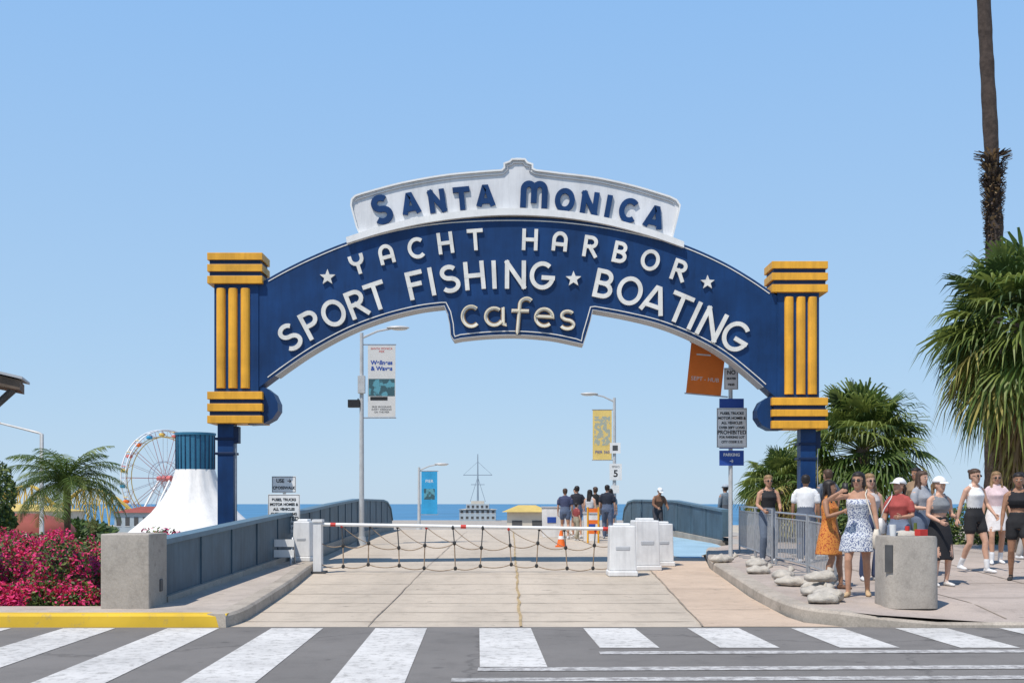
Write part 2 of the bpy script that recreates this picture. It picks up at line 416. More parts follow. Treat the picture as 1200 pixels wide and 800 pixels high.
def inset_poly(pl, d):
    n = len(pl); out = []
    for i in range(n):
        a = V(pl[i-1]); b = V(pl[i]); c = V(pl[(i+1) % n])
        d0 = (b-a); d1 = (c-b)
        if d0.length < 1e-4: d0 = d1
        if d1.length < 1e-4: d1 = d0
        d0.normalize(); d1.normalize()
        nn = V((-d0.y-d1.y, d0.x+d1.x))
        if nn.length < 1e-3: nn = V((-d1.y, d1.x))
        nn.normalize(); out.append((b.x+nn.x*d, b.y+nn.y*d))
    return out
ipp = inset_poly(poly, 3.2)
upi = [p for p in ipp[:len(up)] if 313 < p[0] < 902]
loi = [p for p in ipp[len(up):] if 313 < p[0] < 902]
mb.ribbon(SP(upi), 1.1*K, YF-.012, YF+.01, LETW)
mb.ribbon(SP(loi), 1.1*K, YF-.012, YF+.01, LETW)
loe = [p for p in poly[len(up):] if 311 < p[0] < 903]
mb.ribbon(SP(inset_poly(loe, -1.0)[1:-1]), .9*K, YF-.004, YB, RIM)
mb.obj('arch_outline', parent=arch)
mb = MB()
lt = cr([(406, 279), (450, 265), (500, 254), (555, 247), (606, 245), (660, 248), (710, 256), (760, 269), (801, 284)], 5)
lb = cr([(407, 286), (450, 273), (500, 262), (555, 255), (606, 253), (660, 256), (710, 264), (760, 277), (801, 291)], 5)
mb.prism(list(reversed(SP(lt+list(reversed(lb))))), YF-.10, YB+.05, WHITE)
bt = [(421, 272), (418, 266), (411, 240), (412, 233), (416, 229)]+cr([(425, 226), (470, 214), (520, 205), (560, 201), (588, 199)], 5)+[(591, 196), (591, 191), (597, 189), (600, 186), (615, 186), (618, 190), (624, 192), (624, 197), (628, 199)]+cr([(660, 203), (700, 208), (745, 218), (785, 230)], 5)+[(793, 234), (797, 240), (796, 246), (788, 278)]
bb = cr([(788, 279), (755, 268), (710, 257), (660, 250), (606, 247), (555, 249), (500, 256), (450, 266), (421, 274)], 4)
mb.prism(list(reversed(SP(bt+bb[1:-1]))), YF+.05, YB-.08, BOARD)
mb.ribbon(SP(bt), 2.0*K, YF+.0, YF+.20, WHITE)
mb.ribbon(SP(inset_poly(bt, 4.5)[3:-3]), .6*K, YF+.02, YF+.06, RIM)
mb.prism(list(reversed(SP([(604, 183), (611, 183), (612, 187), (603, 187)]))), YF+.1, YB-.15, WHITE)
mb.obj('top_board', parent=arch)
mb = MB()
for u_ in (450, 500, 555, 606, 660, 710, 760):
    a = S(u_, 250); b = S(u_, 222); mb.tube([(a[0], YB+.3, a[1]-.2), (b[0], YB-.05, b[1])], .03, METAL, 6); mb.tube([(a[0], YB+.3, a[1]-.2), (a[0], YB-.02, a[1]-.2)], .03, METAL, 6)
mb.obj('board_braces', parent=arch)
def arc(cx, cy, rx, ry, a0, a1, n=14):
    return [(cx+rx*cos(radians(a0+(a1-a0)*i/n)), cy+ry*sin(radians(a0+(a1-a0)*i/n))) for i in range(n+1)]
GL = {
 'S': (.66, [arc(.33, .76, .29, .24, 35, 270)+arc(.33, .26, .33, .26, 90, -145)]),
 'A': (.84, [[(0, 0), (.36, 1), (.48, 1), (.84, 0)], [(.13, .27), (.71, .27)]]),
 'a2': (.66, [[(0, 0), (0, .62)]+arc(.33, .62, .33, .38, 180, 0, 16)+[(.66, 0)], [(0, .38), (.66, .38)]]),
 'N': (.70, [[(0, 0), (0, 1)], [(.0, 1), (.70, 0)], [(.70, 0), (.70, 1)]]),
 'T': (.70, [[(0, 1), (.70, 1)], [(.35, 1), (.35, 0)]]),
 'M': (.98, [[(0, 0), (0, .75)]+arc(.24, .75, .24, .25, 180, 0, 10)+[(.48, .2)], [(.49, .75)]+arc(.73, .75, .24, .25, 180, 0, 10)+[(.97, 0)]]),
 'O': (.86, [arc(.43, .5, .43, .5, 90, 450, 28)]),
 'I': (.02, [[(.01, 0), (.01, 1)]]),
 'C': (.78, [arc(.44, .5, .44, .5, 48, 312, 24)]),
 'H': (.68, [[(0, 0), (0, 1)], [(.68, 0), (.68, 1)], [(0, .5), (.68, .5)]]),
 'P': (.56, [[(0, 0), (0, 1)], [(0, 1), (.28, 1)]+arc(.28, .74, .28, .26, 90, -90, 10)+[(0, .48)]]),
 'R': (.60, [[(0, 0), (0, 1)], [(0, 1), (.30, 1)]+arc(.30, .74, .28, .26, 90, -90, 10)+[(0, .48)], [(.26, .48), (.62, 0)]]),
 'B': (.60, [[(0, 0), (0, 1)], [(0, 1), (.28, 1)]+arc(.28, .76, .25, .24, 90, -90, 10)+[(0, .52)], [(.0, .52), (.28, .52)]+arc(.28, .26, .31, .26, 90, -90, 10)+[(0, 0)]]),
 'F': (.52, [[(0, 0), (0, 1)], [(0, 1), (.54, 1)], [(0, .53), (.44, .53)]]),
 'G': (.84, [arc(.44, .5, .44, .5, 50, 345, 24), [(.5, .42), (.88, .42)]]),
 'Y': (.66, [[(0, 1), (0, .80)]+arc(.33, .80, .33, .32, 180, 360, 14)+[(.66, 1)], [(.33, .48), (.33, 0)]]),
 'la': (.72, [arc(.33, .33, .33, .33, 50, 330, 20), [(.68, .68), (.68, .05), (.78, 0)]]),
 'lf': (.5, [[(.16, -.28), (.22, .75)]+arc(.44, .78, .22, .24, 180, 40, 10), [(.0, .55), (.48, .55)]]),
 'le': (.66, [[(.0, .36), (.64, .36)]+arc(.33, .33, .33, .33, 5, 315, 22)]),
 'ls': (.46, [arc(.24, .5, .2, .17, 40, 270)+arc(.24, .16, .22, .17, 90, -150)]),
}
def letter(mb, ch, u, v, h, stroke, m, th=0, wx=1.0, y0=YF-.05, y1=YF+.01):
    w, strokes = GL[ch]; hh = h-stroke
    c, s_ = cos(th), sin(th)
    for k, st in enumerate(strokes):
        pts = []
        for (a, b) in st:
            X = (a-w/2)*hh*wx; Z = (b-.5)*hh
            pts.append(S(u+X*c-Z*s_, v-(X*s_+Z*c)))
        o = k*.0015
        closed = (len(st) > 20 and abs(st[0][0]-st[-1][0])+abs(st[0][1]-st[-1][1]) < 1e-4)
        if len(pts) == 2:
            d = (V(pts[1])-V(pts[0])).normalized()*stroke*K*.5
            pts = [tuple(V(pts[0])-d), tuple(V(pts[1])+d)]
        mb.ribbon(pts, stroke*K, y0-o, y1, m, closed)
mbb = MB()
for ch, u, v, h in [('S', 447, 245, 35), ('A', 481, 239, 28), ('N', 512, 235, 27), ('T', 541, 232, 27), ('A', 569, 230, 28), ('M', 626, 229, 35), ('O', 662, 234, 28), ('N', 691, 238, 28), ('I', 713, 242, 28), ('C', 737, 246, 29), ('A', 767, 255, 29)]:
    letter(mbb, ch, u, v, h, 7.0 if ch in 'SM' else 6.2, NAVY, asin((606-u)/640)-.01, .92, YF+.0, YF+.06)
mbb.obj('santa_lettering', parent=arch)
mbb = MB()
for ch, u, v in [('Y', 419, 309), ('a2', 453, 299), ('C', 488, 291), ('H', 522, 285), ('T', 557, 281), ('H', 621, 281), ('a2', 656, 284), ('R', 692, 289), ('B', 727, 296), ('O', 762, 305), ('R', 796, 317)]:
    letter(mbb, ch, u, v, 25, 4.2, LETW, asin((606-u)/600)-.01)
for ch, u, v, h in [('S', 340, 395, 33), ('P', 365, 380, 33), ('O', 391, 367, 32), ('R', 418, 356, 33), ('T', 441, 347, 33), ('F', 487, 334, 33), ('I', 506, 330, 33), ('S', 527, 327, 33), ('H', 556, 323, 33), ('I', 579, 322, 33), ('N', 604, 322, 33), ('G', 635, 323, 33),
                 ('B', 708, 333, 34), ('O', 738, 341, 34), ('A', 767, 352, 35), ('T', 796, 361, 35), ('I', 814, 370, 35), ('N', 834, 380, 36), ('G', 862, 394, 36)]:
    letter(mbb, ch, u, v, h, 5.0, LETW, asin((606-u)/505)-.01)
def star(mb, u, v, r):
    p = []
    for i in range(10):
        rr = r if i % 2 == 0 else r*.42; a = pi/2+i*pi/5; p.append(S(u+rr*cos(a), v-rr*sin(a)))
    mb.prism(list(reversed(p)), YF-.05, YF+.01, LETW)
star(mbb, 384, 325, 9.5); star(mbb, 672, 327, 9.5); star(mbb, 829, 331, 8.5)
mbb.obj('main_lettering', parent=arch)
mbb = MB()
for ch, u, v, h, wx in [('C', 551, 371, 27, 1), ('la', 580, 366, 34, 1), ('lf', 610, 366, 35, 1.1), ('le', 638, 367, 34, 1), ('ls', 665, 370, 34, 1.15)]:
    th = asin((606-u)/900)-.02
    letter(mbb, ch, u, v, h, 5.0, BRASS, th, wx, YF-.03, YF+.01); letter(mbb, ch, u, v, h, 3.6, LETW, th, wx, YF-.045, YF-.028); letter(mbb, ch, u, v, h, 1.4, CREAM, th, wx, YF-.07, YF-.043)
mbb.obj('cafe_lettering', parent=arch)
def pillar(x0, x1, s0, s1, capv, botv, fl, ft, fb, post, pv, name):
    mb = MB()
    def bx(u0, u1, v0, v1, yd, m):
        a = S(u0, v1); b = S(u1, v0)
        mb.box(((a[0]+b[0])/2, 0, (a[1]+b[1])/2), (b[0]-a[0], yd*2, b[1]-a[1]), m)
    for v0, v1 in capv+botv: bx(x0, x1, v0, v1, .36, YEL)
    bx(x0+2.5, x1-2.5, capv[0][0]+2, capv[2][1]-1, .33, NAVYD)
    bx(x0+2.5, x1-2.5, botv[0][0]+1, botv[2][1]-2, .33, NAVYD)
    bx(s0, s1, capv[2][1]-1.5, botv[0][0]+1.5, .27, NAVY)
    for u in fl:
        a = S(u, fb); b = S(u, ft); rings = []
        for z in (a[1], b[1]):
            rings.append([(a[0]+5.4*K*cos(t*pi/8), -.27-.07*sin(t*pi/8), z) for t in range(9)]+[(a[0]-5.4*K, -.25, z), (a[0]+5.4*K, -.25, z)])
        mb.loft(rings, YEL)
    a = S(post[0], pv); b = S(post[1], pv)
    mb.box(((a[0]+b[0])/2, 0, a[1]/2), (b[0]-a[0], .3, a[1]), NAVY)
    mb.box(((a[0]+b[0])/2, 0, .15), (.5, .5, .5), CONC)
    for zz in (a[1]-.3, a[1]-.6): mb.box(((a[0]+b[0])/2-.01, 0, zz), ((b[0]-a[0])*1.25, .34, .05), NAVYD)
    mb.box((b[0]+.05, -.05, a[1]-.22), (.10, .2, .34), NAVYD); mb.tube([(b[0]+.04, -.12, a[1]-.4), (b[0]+.04, -.12, .5)], .014, METAL, 6)
    mb.obj(name, parent=arch, bevel=.008)
pillar(244, 308.5, 251, 303, [(297, 305.5), (310.5, 319), (324, 333)], [(459, 468), (473, 482), (487, 496)], (259, 273, 287.5), 338, 455, (253, 272), 496, 'pillar_left')
pillar(903.5, 969, 911, 960, [(307, 315.5), (320.5, 329), (334, 343)], [(466, 475), (480, 488), (493, 502)], (924.5, 938.5, 952), 348, 462, (940, 958), 502, 'pillar_right')

# ------------------------------------------------------------ palms and plants
def fan_frond(mb, base, d, L, Rf, m, droop, n=20):
    d = V(d).normalized(); s_ = d.cross(V((0, 0, 1)))
    if s_.length < .1: s_ = V((1, 0, 0))
    s_.normalize(); s_ = (s_+V((0, 0, R.uniform(-.6, .6)))).normalized(); s_ = (s_-d*s_.dot(d)).normalized()
    tip = V(base)+d*L+V((0, 0, -droop*.25*L))
    mb.tube([base, V(base)+d*L*.5+V((0, 0, -.02)), tip], [.018, .013, .009], m if m is GB else G2, 4)
    d2 = (d+V((0, 0, -droop*.5))).normalized()
    vs = []; fs = []; span = radians(125); da = 2*span/n
    for i in range(n):
        a = -span+da*(i+.5)+R.uniform(-.04, .04); dv = d2*cos(a)+s_*sin(a); pv = -d2*sin(a)+s_*cos(a)
        l = Rf*(.66+.34*cos(a*.7))*R.uniform(.85, 1.1)
        mid = tip+dv*l*.42+V((0, 0, -.04*l)); q = tip+dv*l*.74+V((0, 0, -(.10+droop*.22)*l)); e = tip+dv*l*.93+V((R.uniform(-.06, .06), R.uniform(-.06, .06), -(.24+droop*.6)*l))
        w = l*.42*da*.42; o = len(vs)
        vs += [tip, mid-pv*w+V((0, 0, .015)), mid+pv*w+V((0, 0, -.015)), q-pv*w*.55, q+pv*w*.55, e]
        fs += [(o, o+1, o+2), (o+1, o+3, o+4, o+2), (o+3, o+5, o+4)]
    mb.add(vs, fs, m)
def fan_palm(name, x, y, z0, hc, rc, nf, trunk_r, skirt=0, rf=.75, low=-.5):
    mb = MB()
    pts = [V((x, y, z0+(hc-z0)*t)) for t in [i/10 for i in range(11)]]
    mb.tube(pts, [trunk_r*(1.25-.35*i/10)*R.uniform(.93, 1.07) for i in range(11)], BARK, 10)
    for i in range(nf):
        t = (i+.5)/nf; ang = i*2.39996+R.uniform(-.3, .3)
        el = 1.45-(1.45-low)*t**.9+R.uniform(-.15, .15)
        d = V((cos(ang)*cos(el), sin(ang)*cos(el), sin(el)))
        m = R.choice([G1, G1, G2, G2, G3]) if t < .72 else R.choice([G2, GY, G1, GY])
        fan_frond(mb, V((x, y, hc-.25*t)), d, rc*R.uniform(.42, .68), rc*rf*R.uniform(.75, 1.05), m, .15+.55*t)
    for i in range(skirt):
        t = i/skirt; ang = i*2.39996; zz = hc-.2-t*(hc-z0)*.62
        d = V((cos(ang)*.62, sin(ang)*.62, -.75))
        fan_frond(mb, (x, y, zz), d, rc*.28*(1-.35*t), rc*.42*(1-.35*t), R.choice([GB, GB, GB, GY]) if t > .12 else R.choice([GY, GB, G2]), .8, 11)
    return mb.obj(name, fix=False)
fan_palm('fan_palm_tree', 10.8, 24, .3, 5.25, 2.1, 150, .22, 120, .55, -.95)
fan_palm('fan_palm_tree', 9.25, 30, .2, 2.95, 2.05, 110, .2, 24, .54, -.45)
fan_palm('fan_palm_tree', 7.0, 29.5, .2, 1.95, 1.25, 66, .15, 12, .55, -.3)
fan_palm('fan_palm_tree', 8.2, 34, .2, 1.9, 1.5, 64, .15, 12, .55, -.3)
mb = MB()
tp = cr([(12.66, 30, 0), (12.7, 30, 4), (12.72, 30, 8), (12.68, 30, 10), (12.45, 30, 14.5), (12.25, 30, 19.5)], 24)
mb.tube(tp, [(.22 if p[2] < 9 else .185-.002*(p[2]-10))*R.uniform(.93, 1.07) for p in tp], BARKD, 14)
for i in range(900):
    t = R.random(); z = 8.2+t*2.5; a = R.uniform(0, 2*pi); r0 = .2+.10*t
    if t > .88: r0 = .34
    p = V((12.68+cos(a)*r0*.7, 30+sin(a)*r0*.7, z)); o = V((cos(a)*.12, sin(a)*.12, R.uniform(-.1, .16)))*(.7+.9*t)
    if t > .88: o = V((cos(a)*.24, sin(a)*.24, .06))
    w = V((-sin(a), cos(a), 0))*.035
    mb.add([p-w, p+w, p+o+w*.6, p+o-w*.6], [(0, 1, 2, 3)], R.choice([BARK, BARKD, BARKD, GB]))
for i in range(50):
    ang = i*2.4; el = 1.3-2.2*i/50
    fan_frond(mb, (12.25, 30, 19.6), (cos(ang)*cos(el), sin(ang)*cos(el), sin(el)), .9, 1.0, G1, .5, 9)
mb.obj('tall_palm_tree', fix=False)
def feather_palm(name, x, y, z0, hc, L, nf, tr):
    mb = MB(); mb.tube([(x, y, z0), (x+.03, y, (z0+hc)/2), (x+.02, y, hc)], [tr*1.3, tr, tr*1.2], BARK, 9)
    for i in range(nf):
        ang = i*2.39996+R.uniform(-.3, .3); t = i/nf; el = 1.35-1.5*t+R.uniform(-.1, .1)
        d = V((cos(ang), sin(ang), 0)); pts = []; LL = L*R.uniform(.8, 1.1)
        p = V((x, y, hc)); e = el
        for k in range(11):
            pts.append(p.copy()); p = p+(d*cos(e)+V((0, 0, sin(e))))*LL/10; e -= .155
        mb.tube(pts, [.018-.0014*k for k in range(11)], G2, 4)
        m = R.choice([G1, G2, G2, G3, G1]) if t < .85 else R.choice([G2, GY])
        s_ = V((-d.y, d.x, 0))
        for k in range(2, 38):
            f = k/38*10; a = int(min(f, 9)); q = pts[a].lerp(pts[min(a+1, 10)], f-a); tg = (pts[min(a+1, 10)]-pts[a]).normalized()
            for sg in (-1, 1):
                l = LL*.27*sin(pi*min(.97, k/38*.85+.12))*R.uniform(.8, 1.15)
                v = (s_*sg*.75+tg*.6+V((0, 0, R.uniform(-.35, .05)))).normalized(); w = tg*.011
                mid = q+v*l*.5; e_ = q+v*l+V((0, 0, -.3*l))
                mb.add([q-w, q+w, mid+w*1.3, mid-w*1.3, e_], [(0, 1, 2, 3), (3, 2, 4)], m)
    return mb.obj(name, fix=False)
feather_palm('feather_palm_tree', -11.75, 30, -.3, 1.95, 1.85, 40, .085)
def leaf_mass(name, blobs, n, size, mats, zmin=None):
    mb = MB(); per = n//len(blobs)
    for (c, r) in blobs:
        lumps = [V((R.gauss(0, 1), R.gauss(0, 1), R.gauss(0, 1))).normalized() for _ in range(7)]
        for _ in range(per):
            d = V((R.gauss(0, 1), R.gauss(0, 1), R.gauss(0, 1))).normalized()
            b = max(d.dot(l) for l in lumps); k = (.62+.38*b)*R.random()**.28
            p = V((c[0]+d.x*r[0]*k, c[1]+d.y*r[1]*k, c[2]+d.z*r[2]*k))
            if zmin is not None and p.z < zmin: continue
            a = V((R.gauss(0, 1), R.gauss(0, 1), R.gauss(0, 1))).normalized(); b2 = a.orthogonal().normalized()
            s_ = size*R.uniform(.6, 1.4)
            m = mats(d, k, p) if callable(mats) else R.choice(mats)
            mb.add([p-a*s_, p+b2*s_*.5, p+a*s_, p-b2*s_*.5], [(0, 1, 2, 3)], m)
    return mb.obj(name, fix=False)
def fl(d, k, p):
    q = noise.noise(p*1.6)+.5*noise.noise(p*5)
    if k > .5 and R.random() < .50+1.1*q: return R.choice([PINK, PINK, PINK2])
    return R.choice([G1, G2, G3, G3])
bl = []
for i in range(34):
    x = -5.6-R.random()*4.8; y = 14.9+R.random()*5.5
    bl.append(((min(x, -5.75), y, .26+R.uniform(0, .26)+.035*(y-15)), (R.uniform(.4, .75), R.uniform(.4, .65), R.uniform(.30, .52))))
for i in range(9): bl.append(((-5.65-i*.52, 14.7, .2), (.40, .30, R.uniform(.24, .36))))
leaf_mass('bougainvillea_flower_bed', bl, 80000, .028, fl, .12)
mb = MB()
for i in range(160):   # shoots sticking out of the bougainvillea
    x = -5.5-R.random()*4.8; y = 14.7+R.random()*5; z = .6+.03*(y-15)
    d = V((R.uniform(-.5, .5), R.uniform(-.4, .2), 1)).normalized(); L_ = R.uniform(.2, .48)
    mb.tube([(x, y, z-.2), V((x, y, z-.2))+d*L_*.6, V((x, y, z-.2))+d*L_+V((d.x*.1, 0, -.02))], [.006, .005, .003], G3, 4)
    for k in range(26):
        q = V((x, y, z-.2))+d*L_*R.uniform(.4, 1)+V((R.gauss(0, .025), R.gauss(0, .025), R.gauss(0, .025))); a = V((R.gauss(0, 1), R.gauss(0, 1), R.gauss(0, 1))).normalized()*.024; b = a.orthogonal()*.5
        mb.add([q-a, q+b, q+a, q-b], [(0, 1, 2, 3)], R.choice([PINK, PINK, G2, G1, PINK2]))
mb.obj('bougainvillea_shoots', fix=False)
mb = MB(); mb.add([(-30, 14.3, .13), (-5.0, 14.3, .13), (-5.0, 26, .16), (-30, 26, .16)], [(0, 1, 2, 3)], EARTH); mb.obj('planting_bed_soil', fix=False)
gl = [G1, G2, G3, G3]
leaf_mass('hedge', [((-7-i*1.3, 27+R.uniform(-.5, .5), -.25), (1.1, .8, .75)) for i in range(10)], 22000, .05, gl)
mb = MB(); mb.tube([(-13.2, 28, -.5), (-13.15, 28, 1), (-13.1, 28, 2)], [.12, .09, .06], BARK, 8); mb.tube([(-13.15, 28, .9), (-12.7, 28, 1.5)], [.05, .03], BARK, 6); tr = mb.obj('small_tree')
lf_ = leaf_mass('tree_leaves', [((-13.1, 28, 1.75), (.95, .9, .9)), ((-12.75, 28, 1.0), (.55, .6, .5)), ((-13.0, 28, .4), (.6, .6, .5)), ((-13.9, 28, 2.1), (.8, .8, .7))], 13000, .055, [G1, G3, G3, G2]); lf_.parent = tr
leaf_mass('hedge', [((8.0+i*1.1, 28+R.uniform(-.8, .8), .7), (1.0, .8, R.uniform(.7, 1.0))) for i in range(10)], 26000, .055, [G1, G3, G3, G2])
leaf_mass('background_trees', [((-60-i*9, 150+R.uniform(-10, 10), -3.3), (7, 5, R.uniform(3.0, 4.5))) for i in range(8)], 14000, .5, [G1, G3, G3])

# ------------------------------------------------------------ street lamps, banners, signs
def lamp(name, x, y, z0, zt, arm, banner=None, extra=None, col=POLE, br=.075):
    mb = MB()
    mb.tube([(x, y, z0), (x, y, z0+.5), (x, y, zt)], [br*1.3, br, br*.7], col, 10)
    mb.cyl((x, y, z0), br*2, .25, col, 12, br*1.5)
    s_ = 1 if arm > 0 else -1
    mb.tube([(x, y, zt-.15), (x+arm*.4, y, zt+.05), (x+arm*.8, y, zt+.14)], [.035, .03, .03], col, 6)
    hx = x+arm; mb.ell((hx-s_*.1, y, zt+.15), (.34, .14, .06), col); mb.ell((hx-s_*.06, y, zt+.11), (.24, .1, .04), WHITE)
    if banner: banner(mb, x, y)
    if extra: extra(mb, x, y)
    return mb.obj(name, smooth='auto')
TEAL = spotmat('banner_sea_picture', (.10, .30, .36), (.04, .10, .12), 5, .5); SKYB = mat('banner_blue', (.03, .30, .55), .7, .15, 3)
BORANGE = mat('banner_orange', (.72, .17, .02), .7, .08, 3); BYEL = mat('banner_yellow', (.72, .52, .16), .7, .12, 4); BCREAM = mat('banner_cream', (.62, .61, .58), .7, .05, 4)
BART = spotmat('banner_art', (.70, .50, .16), (.36, .38, .30), 7, .5)
SIGNB = mat('sign_blue', (.02, .07, .32), .5, .05, 3)
def ban1(mb, x, y):
    mb.box((x+.58, y, 5.0), (.80, .015, 2.07), BCREAM)
    mb.box((x+.58, y, 4.82), (.76, .022, .50), TEAL)
    mb.box((x+.50, y, 4.5), (.5, .028, .10), BLACK)
    mb.text('SANTA MONICA\nPIER', .085, (x+.58, y-.012, 5.90), RED); mb.text('Wellness\n& Waves', .17, (x+.58, y-.012, 5.45), SIGNB, bold=.006)
    mb.text('FREE PROGRAMS\nEVERY WEEKEND\nON THE PIER', .075, (x+.58, y-.012, 4.18), DARK)
    for z in (6.06, 3.94): mb.tube([(x, y, z), (x+1.0, y, z)], .018, METAL, 6)
def ex1(mb, x, y):
    mb.box((x-.22, y, 4.35), (.34, .2, .22), BLACK); mb.cyl((x-.1, y-.02, 4.4), .02, .1, BLACK, 6)
    mb.box((x, y-.02, 4.9), (.2, .2, .5), POLE)
lamp('street_lamp', -4.36, 33, zr(33), 6.4, 1.15, ban1, ex1)
def ban2(mb, x, y):
    mb.box((x-.46, y, 4.05), (.72, .015, 1.9), BYEL); mb.box((x-.46, y, 4.2), (.6, .022, 1.1), BART)
    mb.text('PIER 360', .15, (x-.46, y-.02, 3.4), SIGNB)
    for z in (5.0, 3.1): mb.tube([(x, y, z), (x-.85, y, z)], .018, METAL, 6)
def ex2(mb, x, y):
    mb.box((x+.04, y-.1, 2.65), (.46, .02, .62), WHITE); mb.text('SPEED', .11, (x+.04, y-.112, 2.84), BLACK); mb.text('5', .36, (x+.04, y-.112, 2.58), BLACK, bold=.01)
    mb.box((x+.02, y-.1, 3.55), (.40, .02, .40), WHITE); mb.box((x+.02, y-.1, 3.55), (.2, .026, .2), DARK)
    mb.box((x+.02, y-.1, 2.0), (.3, .02, .3), WHITE)
lamp('street_lamp', 3.87, 43, zr(43), 5.45, -1.05, ban2, ex2)
def ban3(mb, x, y):
    mb.box((x+.48, y, 1.95), (.74, .015, 2.0), SKYB); mb.text('PIER', .2, (x+.48, y-.01, 2.5), WHITE); mb.box((x+.48, y, 1.9), (.5, .022, .5), TEAL)
    for z in (2.97, .95): mb.tube([(x, y, z), (x+.9, y, z)], .018, METAL, 6)
lamp('street_lamp', -4.33, 53, zr(53), 3.15, 1.15, ban3)
mb = MB(); mb.tube([(-18.6, 45, -2), (-18.6, 45, 4.2), (-18.7, 45, 4.25), (-19.3, 45, 4.4), (-20.3, 45, 4.65)], [.11, .08, .05, .045, .04], POLE, 8); mb.ell((-20.6, 45, 4.66), (.4, .15, .07), POLE)
mb.obj('street_lamp', smooth='auto')
def sign_pole(name, x, y, z0, zt, plates, extra=None):
    mb = MB(); mb.tube([(x, y, z0), (x, y, zt)], .032, POLE, 8)
    for i, (dx, zc, w, h, m, lines, tm, ts, off) in enumerate(plates):
        yy = y-.05-off
        mb.box((x+dx, yy, zc), (w, .008, h), m)
        if m is WHITE:
            for (a, b, c, d) in ((0, h/2-.018, w-.02, .007), (0, -h/2+.018, w-.02, .007), (-w/2+.014, 0, .007, h-.03), (w/2-.014, 0, .007, h-.03)):
                mb.box((x+dx+a, yy-.003, zc+b), (c, .009, d), BLACK)
        n = len(lines)
        for k, (t, sc) in enumerate(lines):
            mb.text(t, ts*sc, (x+dx, yy-.0085, zc+h*.42*(1-2*(k+.5)/n)), tm, sx=.95, bold=.003)
    if extra: extra(mb, x, y)
    return mb.obj(name)
PRO = [('BUSES, TRUCKS', .72), ('MOTOR HOMES &', .72), ('ALL VEHICLES', .72), ('OVER 20FT LONG', .68), ('PROHIBITED', 1.1), ('FOR PARKING LOT', .62), ('CITY CODE 3.12', .62)]
sign_pole('traffic_sign', -4.72, 23.6, zr(23.6)+.15, 2.02, [(.0, 1.85, .50, .34, WHITE, [('USE  \u2192', 1.0), ('CROSSWALK', .78)], BLACK, .105, 0), (0, 1.24, .66, .82, WHITE, PRO, BLACK, .105, 0)])
def exr(mb, x, y):
    mb.tube([(x-.0, y+.06, zp(x, y)), (x, y+.06, 4.75)], .045, POLE, 8)
    M0 = Matrix.Translation((x-.1, y+.06, 4.28)) @ Matrix.Rotation(radians(6), 4, 'Y') @ Matrix.Rotation(radians(-8), 4, 'Z')
    mb.box((-.42, 0, 0), (.74, .015, 1.1), BORANGE, M=M0); mb.text('SEPT - HUB', .12, (-.42, -.012, -.22), BCREAM, M=M0); mb.box((-.5, 0, .3), (.3, .02, .03), BCREAM, M=M0)
    for z in (.55, -.55): mb.tube([M0 @ V((.1, 0, z)), M0 @ V((-.82, 0, z))], .015, METAL, 6)
sign_pole('traffic_sign', 4.66, 24.2, zp(4.66, 24.2), 4.5, [(-.01, 4.1, .30, .46, WHITE, [('NO', 1.2), ('SKATES', .6), ('BIKES', .6)], BLACK, .10, .01), (-.0, 3.15, .52, 1.06, SIGNB, [], BLACK, .1, 0), (0, 3.06, .64, .84, WHITE, PRO, BLACK, .105, .03), (.0, 2.42, .52, .32, SIGNB, [('PARKING', .8), ('\u2192', 1)], WHITE, .11, 0)], exr)

# ------------------------------------------------------------ barrier gate with net
gy0 = 21.6
mb = MB(); xa, xb = -3.62, 2.0; zt0, zt1 = 1.06, .97
mb.box((xa-.06, gy0, .62), (.15, .24, .98), PLAST); mb.box((xa-.06, gy0, 1.13), (.19, .28, .05), WHITE); mb.box((xa-.06, gy0, .15), (.3, .4, .05), DARK)
mb.tube([(xa, gy0, zt0), (xb, gy0, zt1)], .034, WHITE, 8)
for t in (.04, .48, .96):
    p = V((xa, gy0, zt0)).lerp(V((xb, gy0, zt1)), t); mb.tube([p-V((.05, 0, -.001)), p+V((.05, 0, -.001))], .037, RED, 8)
mb.box((xb-.05, gy0-.03, .95), (.2, .2, .12), RED)
ROPE = mat('net_rope', (.30, .22, .15), .9, .3, 10); KNOT = mat('net_knot', (.03, .03, .03), .7, .2, 6)
ncol = 10
def npt(i, lvl):
    t = (i+.5)/(ncol+.0); x = xa+.12+(xb-xa-.3)*t
    z = {0: zt0+(zt1-zt0)*t-.02, 1: .66+.05*sin(i*2.1), 2: .26+.04*sin(i*1.3)}[lvl]
    return V((x+.03*sin(i*3+lvl), gy0+.02*sin(i+lvl), z))
def sag(a, b, s_): return [a.lerp(b, t)+V((0, 0, -s_*4*t*(1-t))) for t in [k/8 for k in range(9)]]
for i in range(ncol):
    for l in (0, 1): mb.tube(sag(npt(i, l), npt(i, l+1), .0), .012, ROPE if l else DARK, 5)
    for l in (1, 2):
        p = npt(i, l); mb.ell(p, (.035, .03, .045), KNOT, 7, 5)
        if i < ncol-1: mb.tube(sag(p, npt(i+1, l), .07 if l == 1 else .05), .010, ROPE, 5)
    if i < ncol-1: mb.tube(sag(npt(i, 0), npt(i+1, 1), .04), .007, ROPE, 4)
    p = npt(i, 0); mb.ell(p, (.03, .03, .05), RED if i % 3 == 0 else KNOT, 7, 5)
mb.tube(sag(V((xa, gy0, .3)), npt(0, 2), .05), .009, ROPE, 5); mb.tube(sag(V((xa, gy0, .7)), npt(0, 1), .05), .009, ROPE, 5)
mb.tube(sag(npt(ncol-1, 2), V((xb, gy0, .3)), .05), .009, ROPE, 5); mb.tube(sag(npt(ncol-1, 1), V((xb, gy0, .7)), .05), .009, ROPE, 5)
mb.obj('barrier_gate')
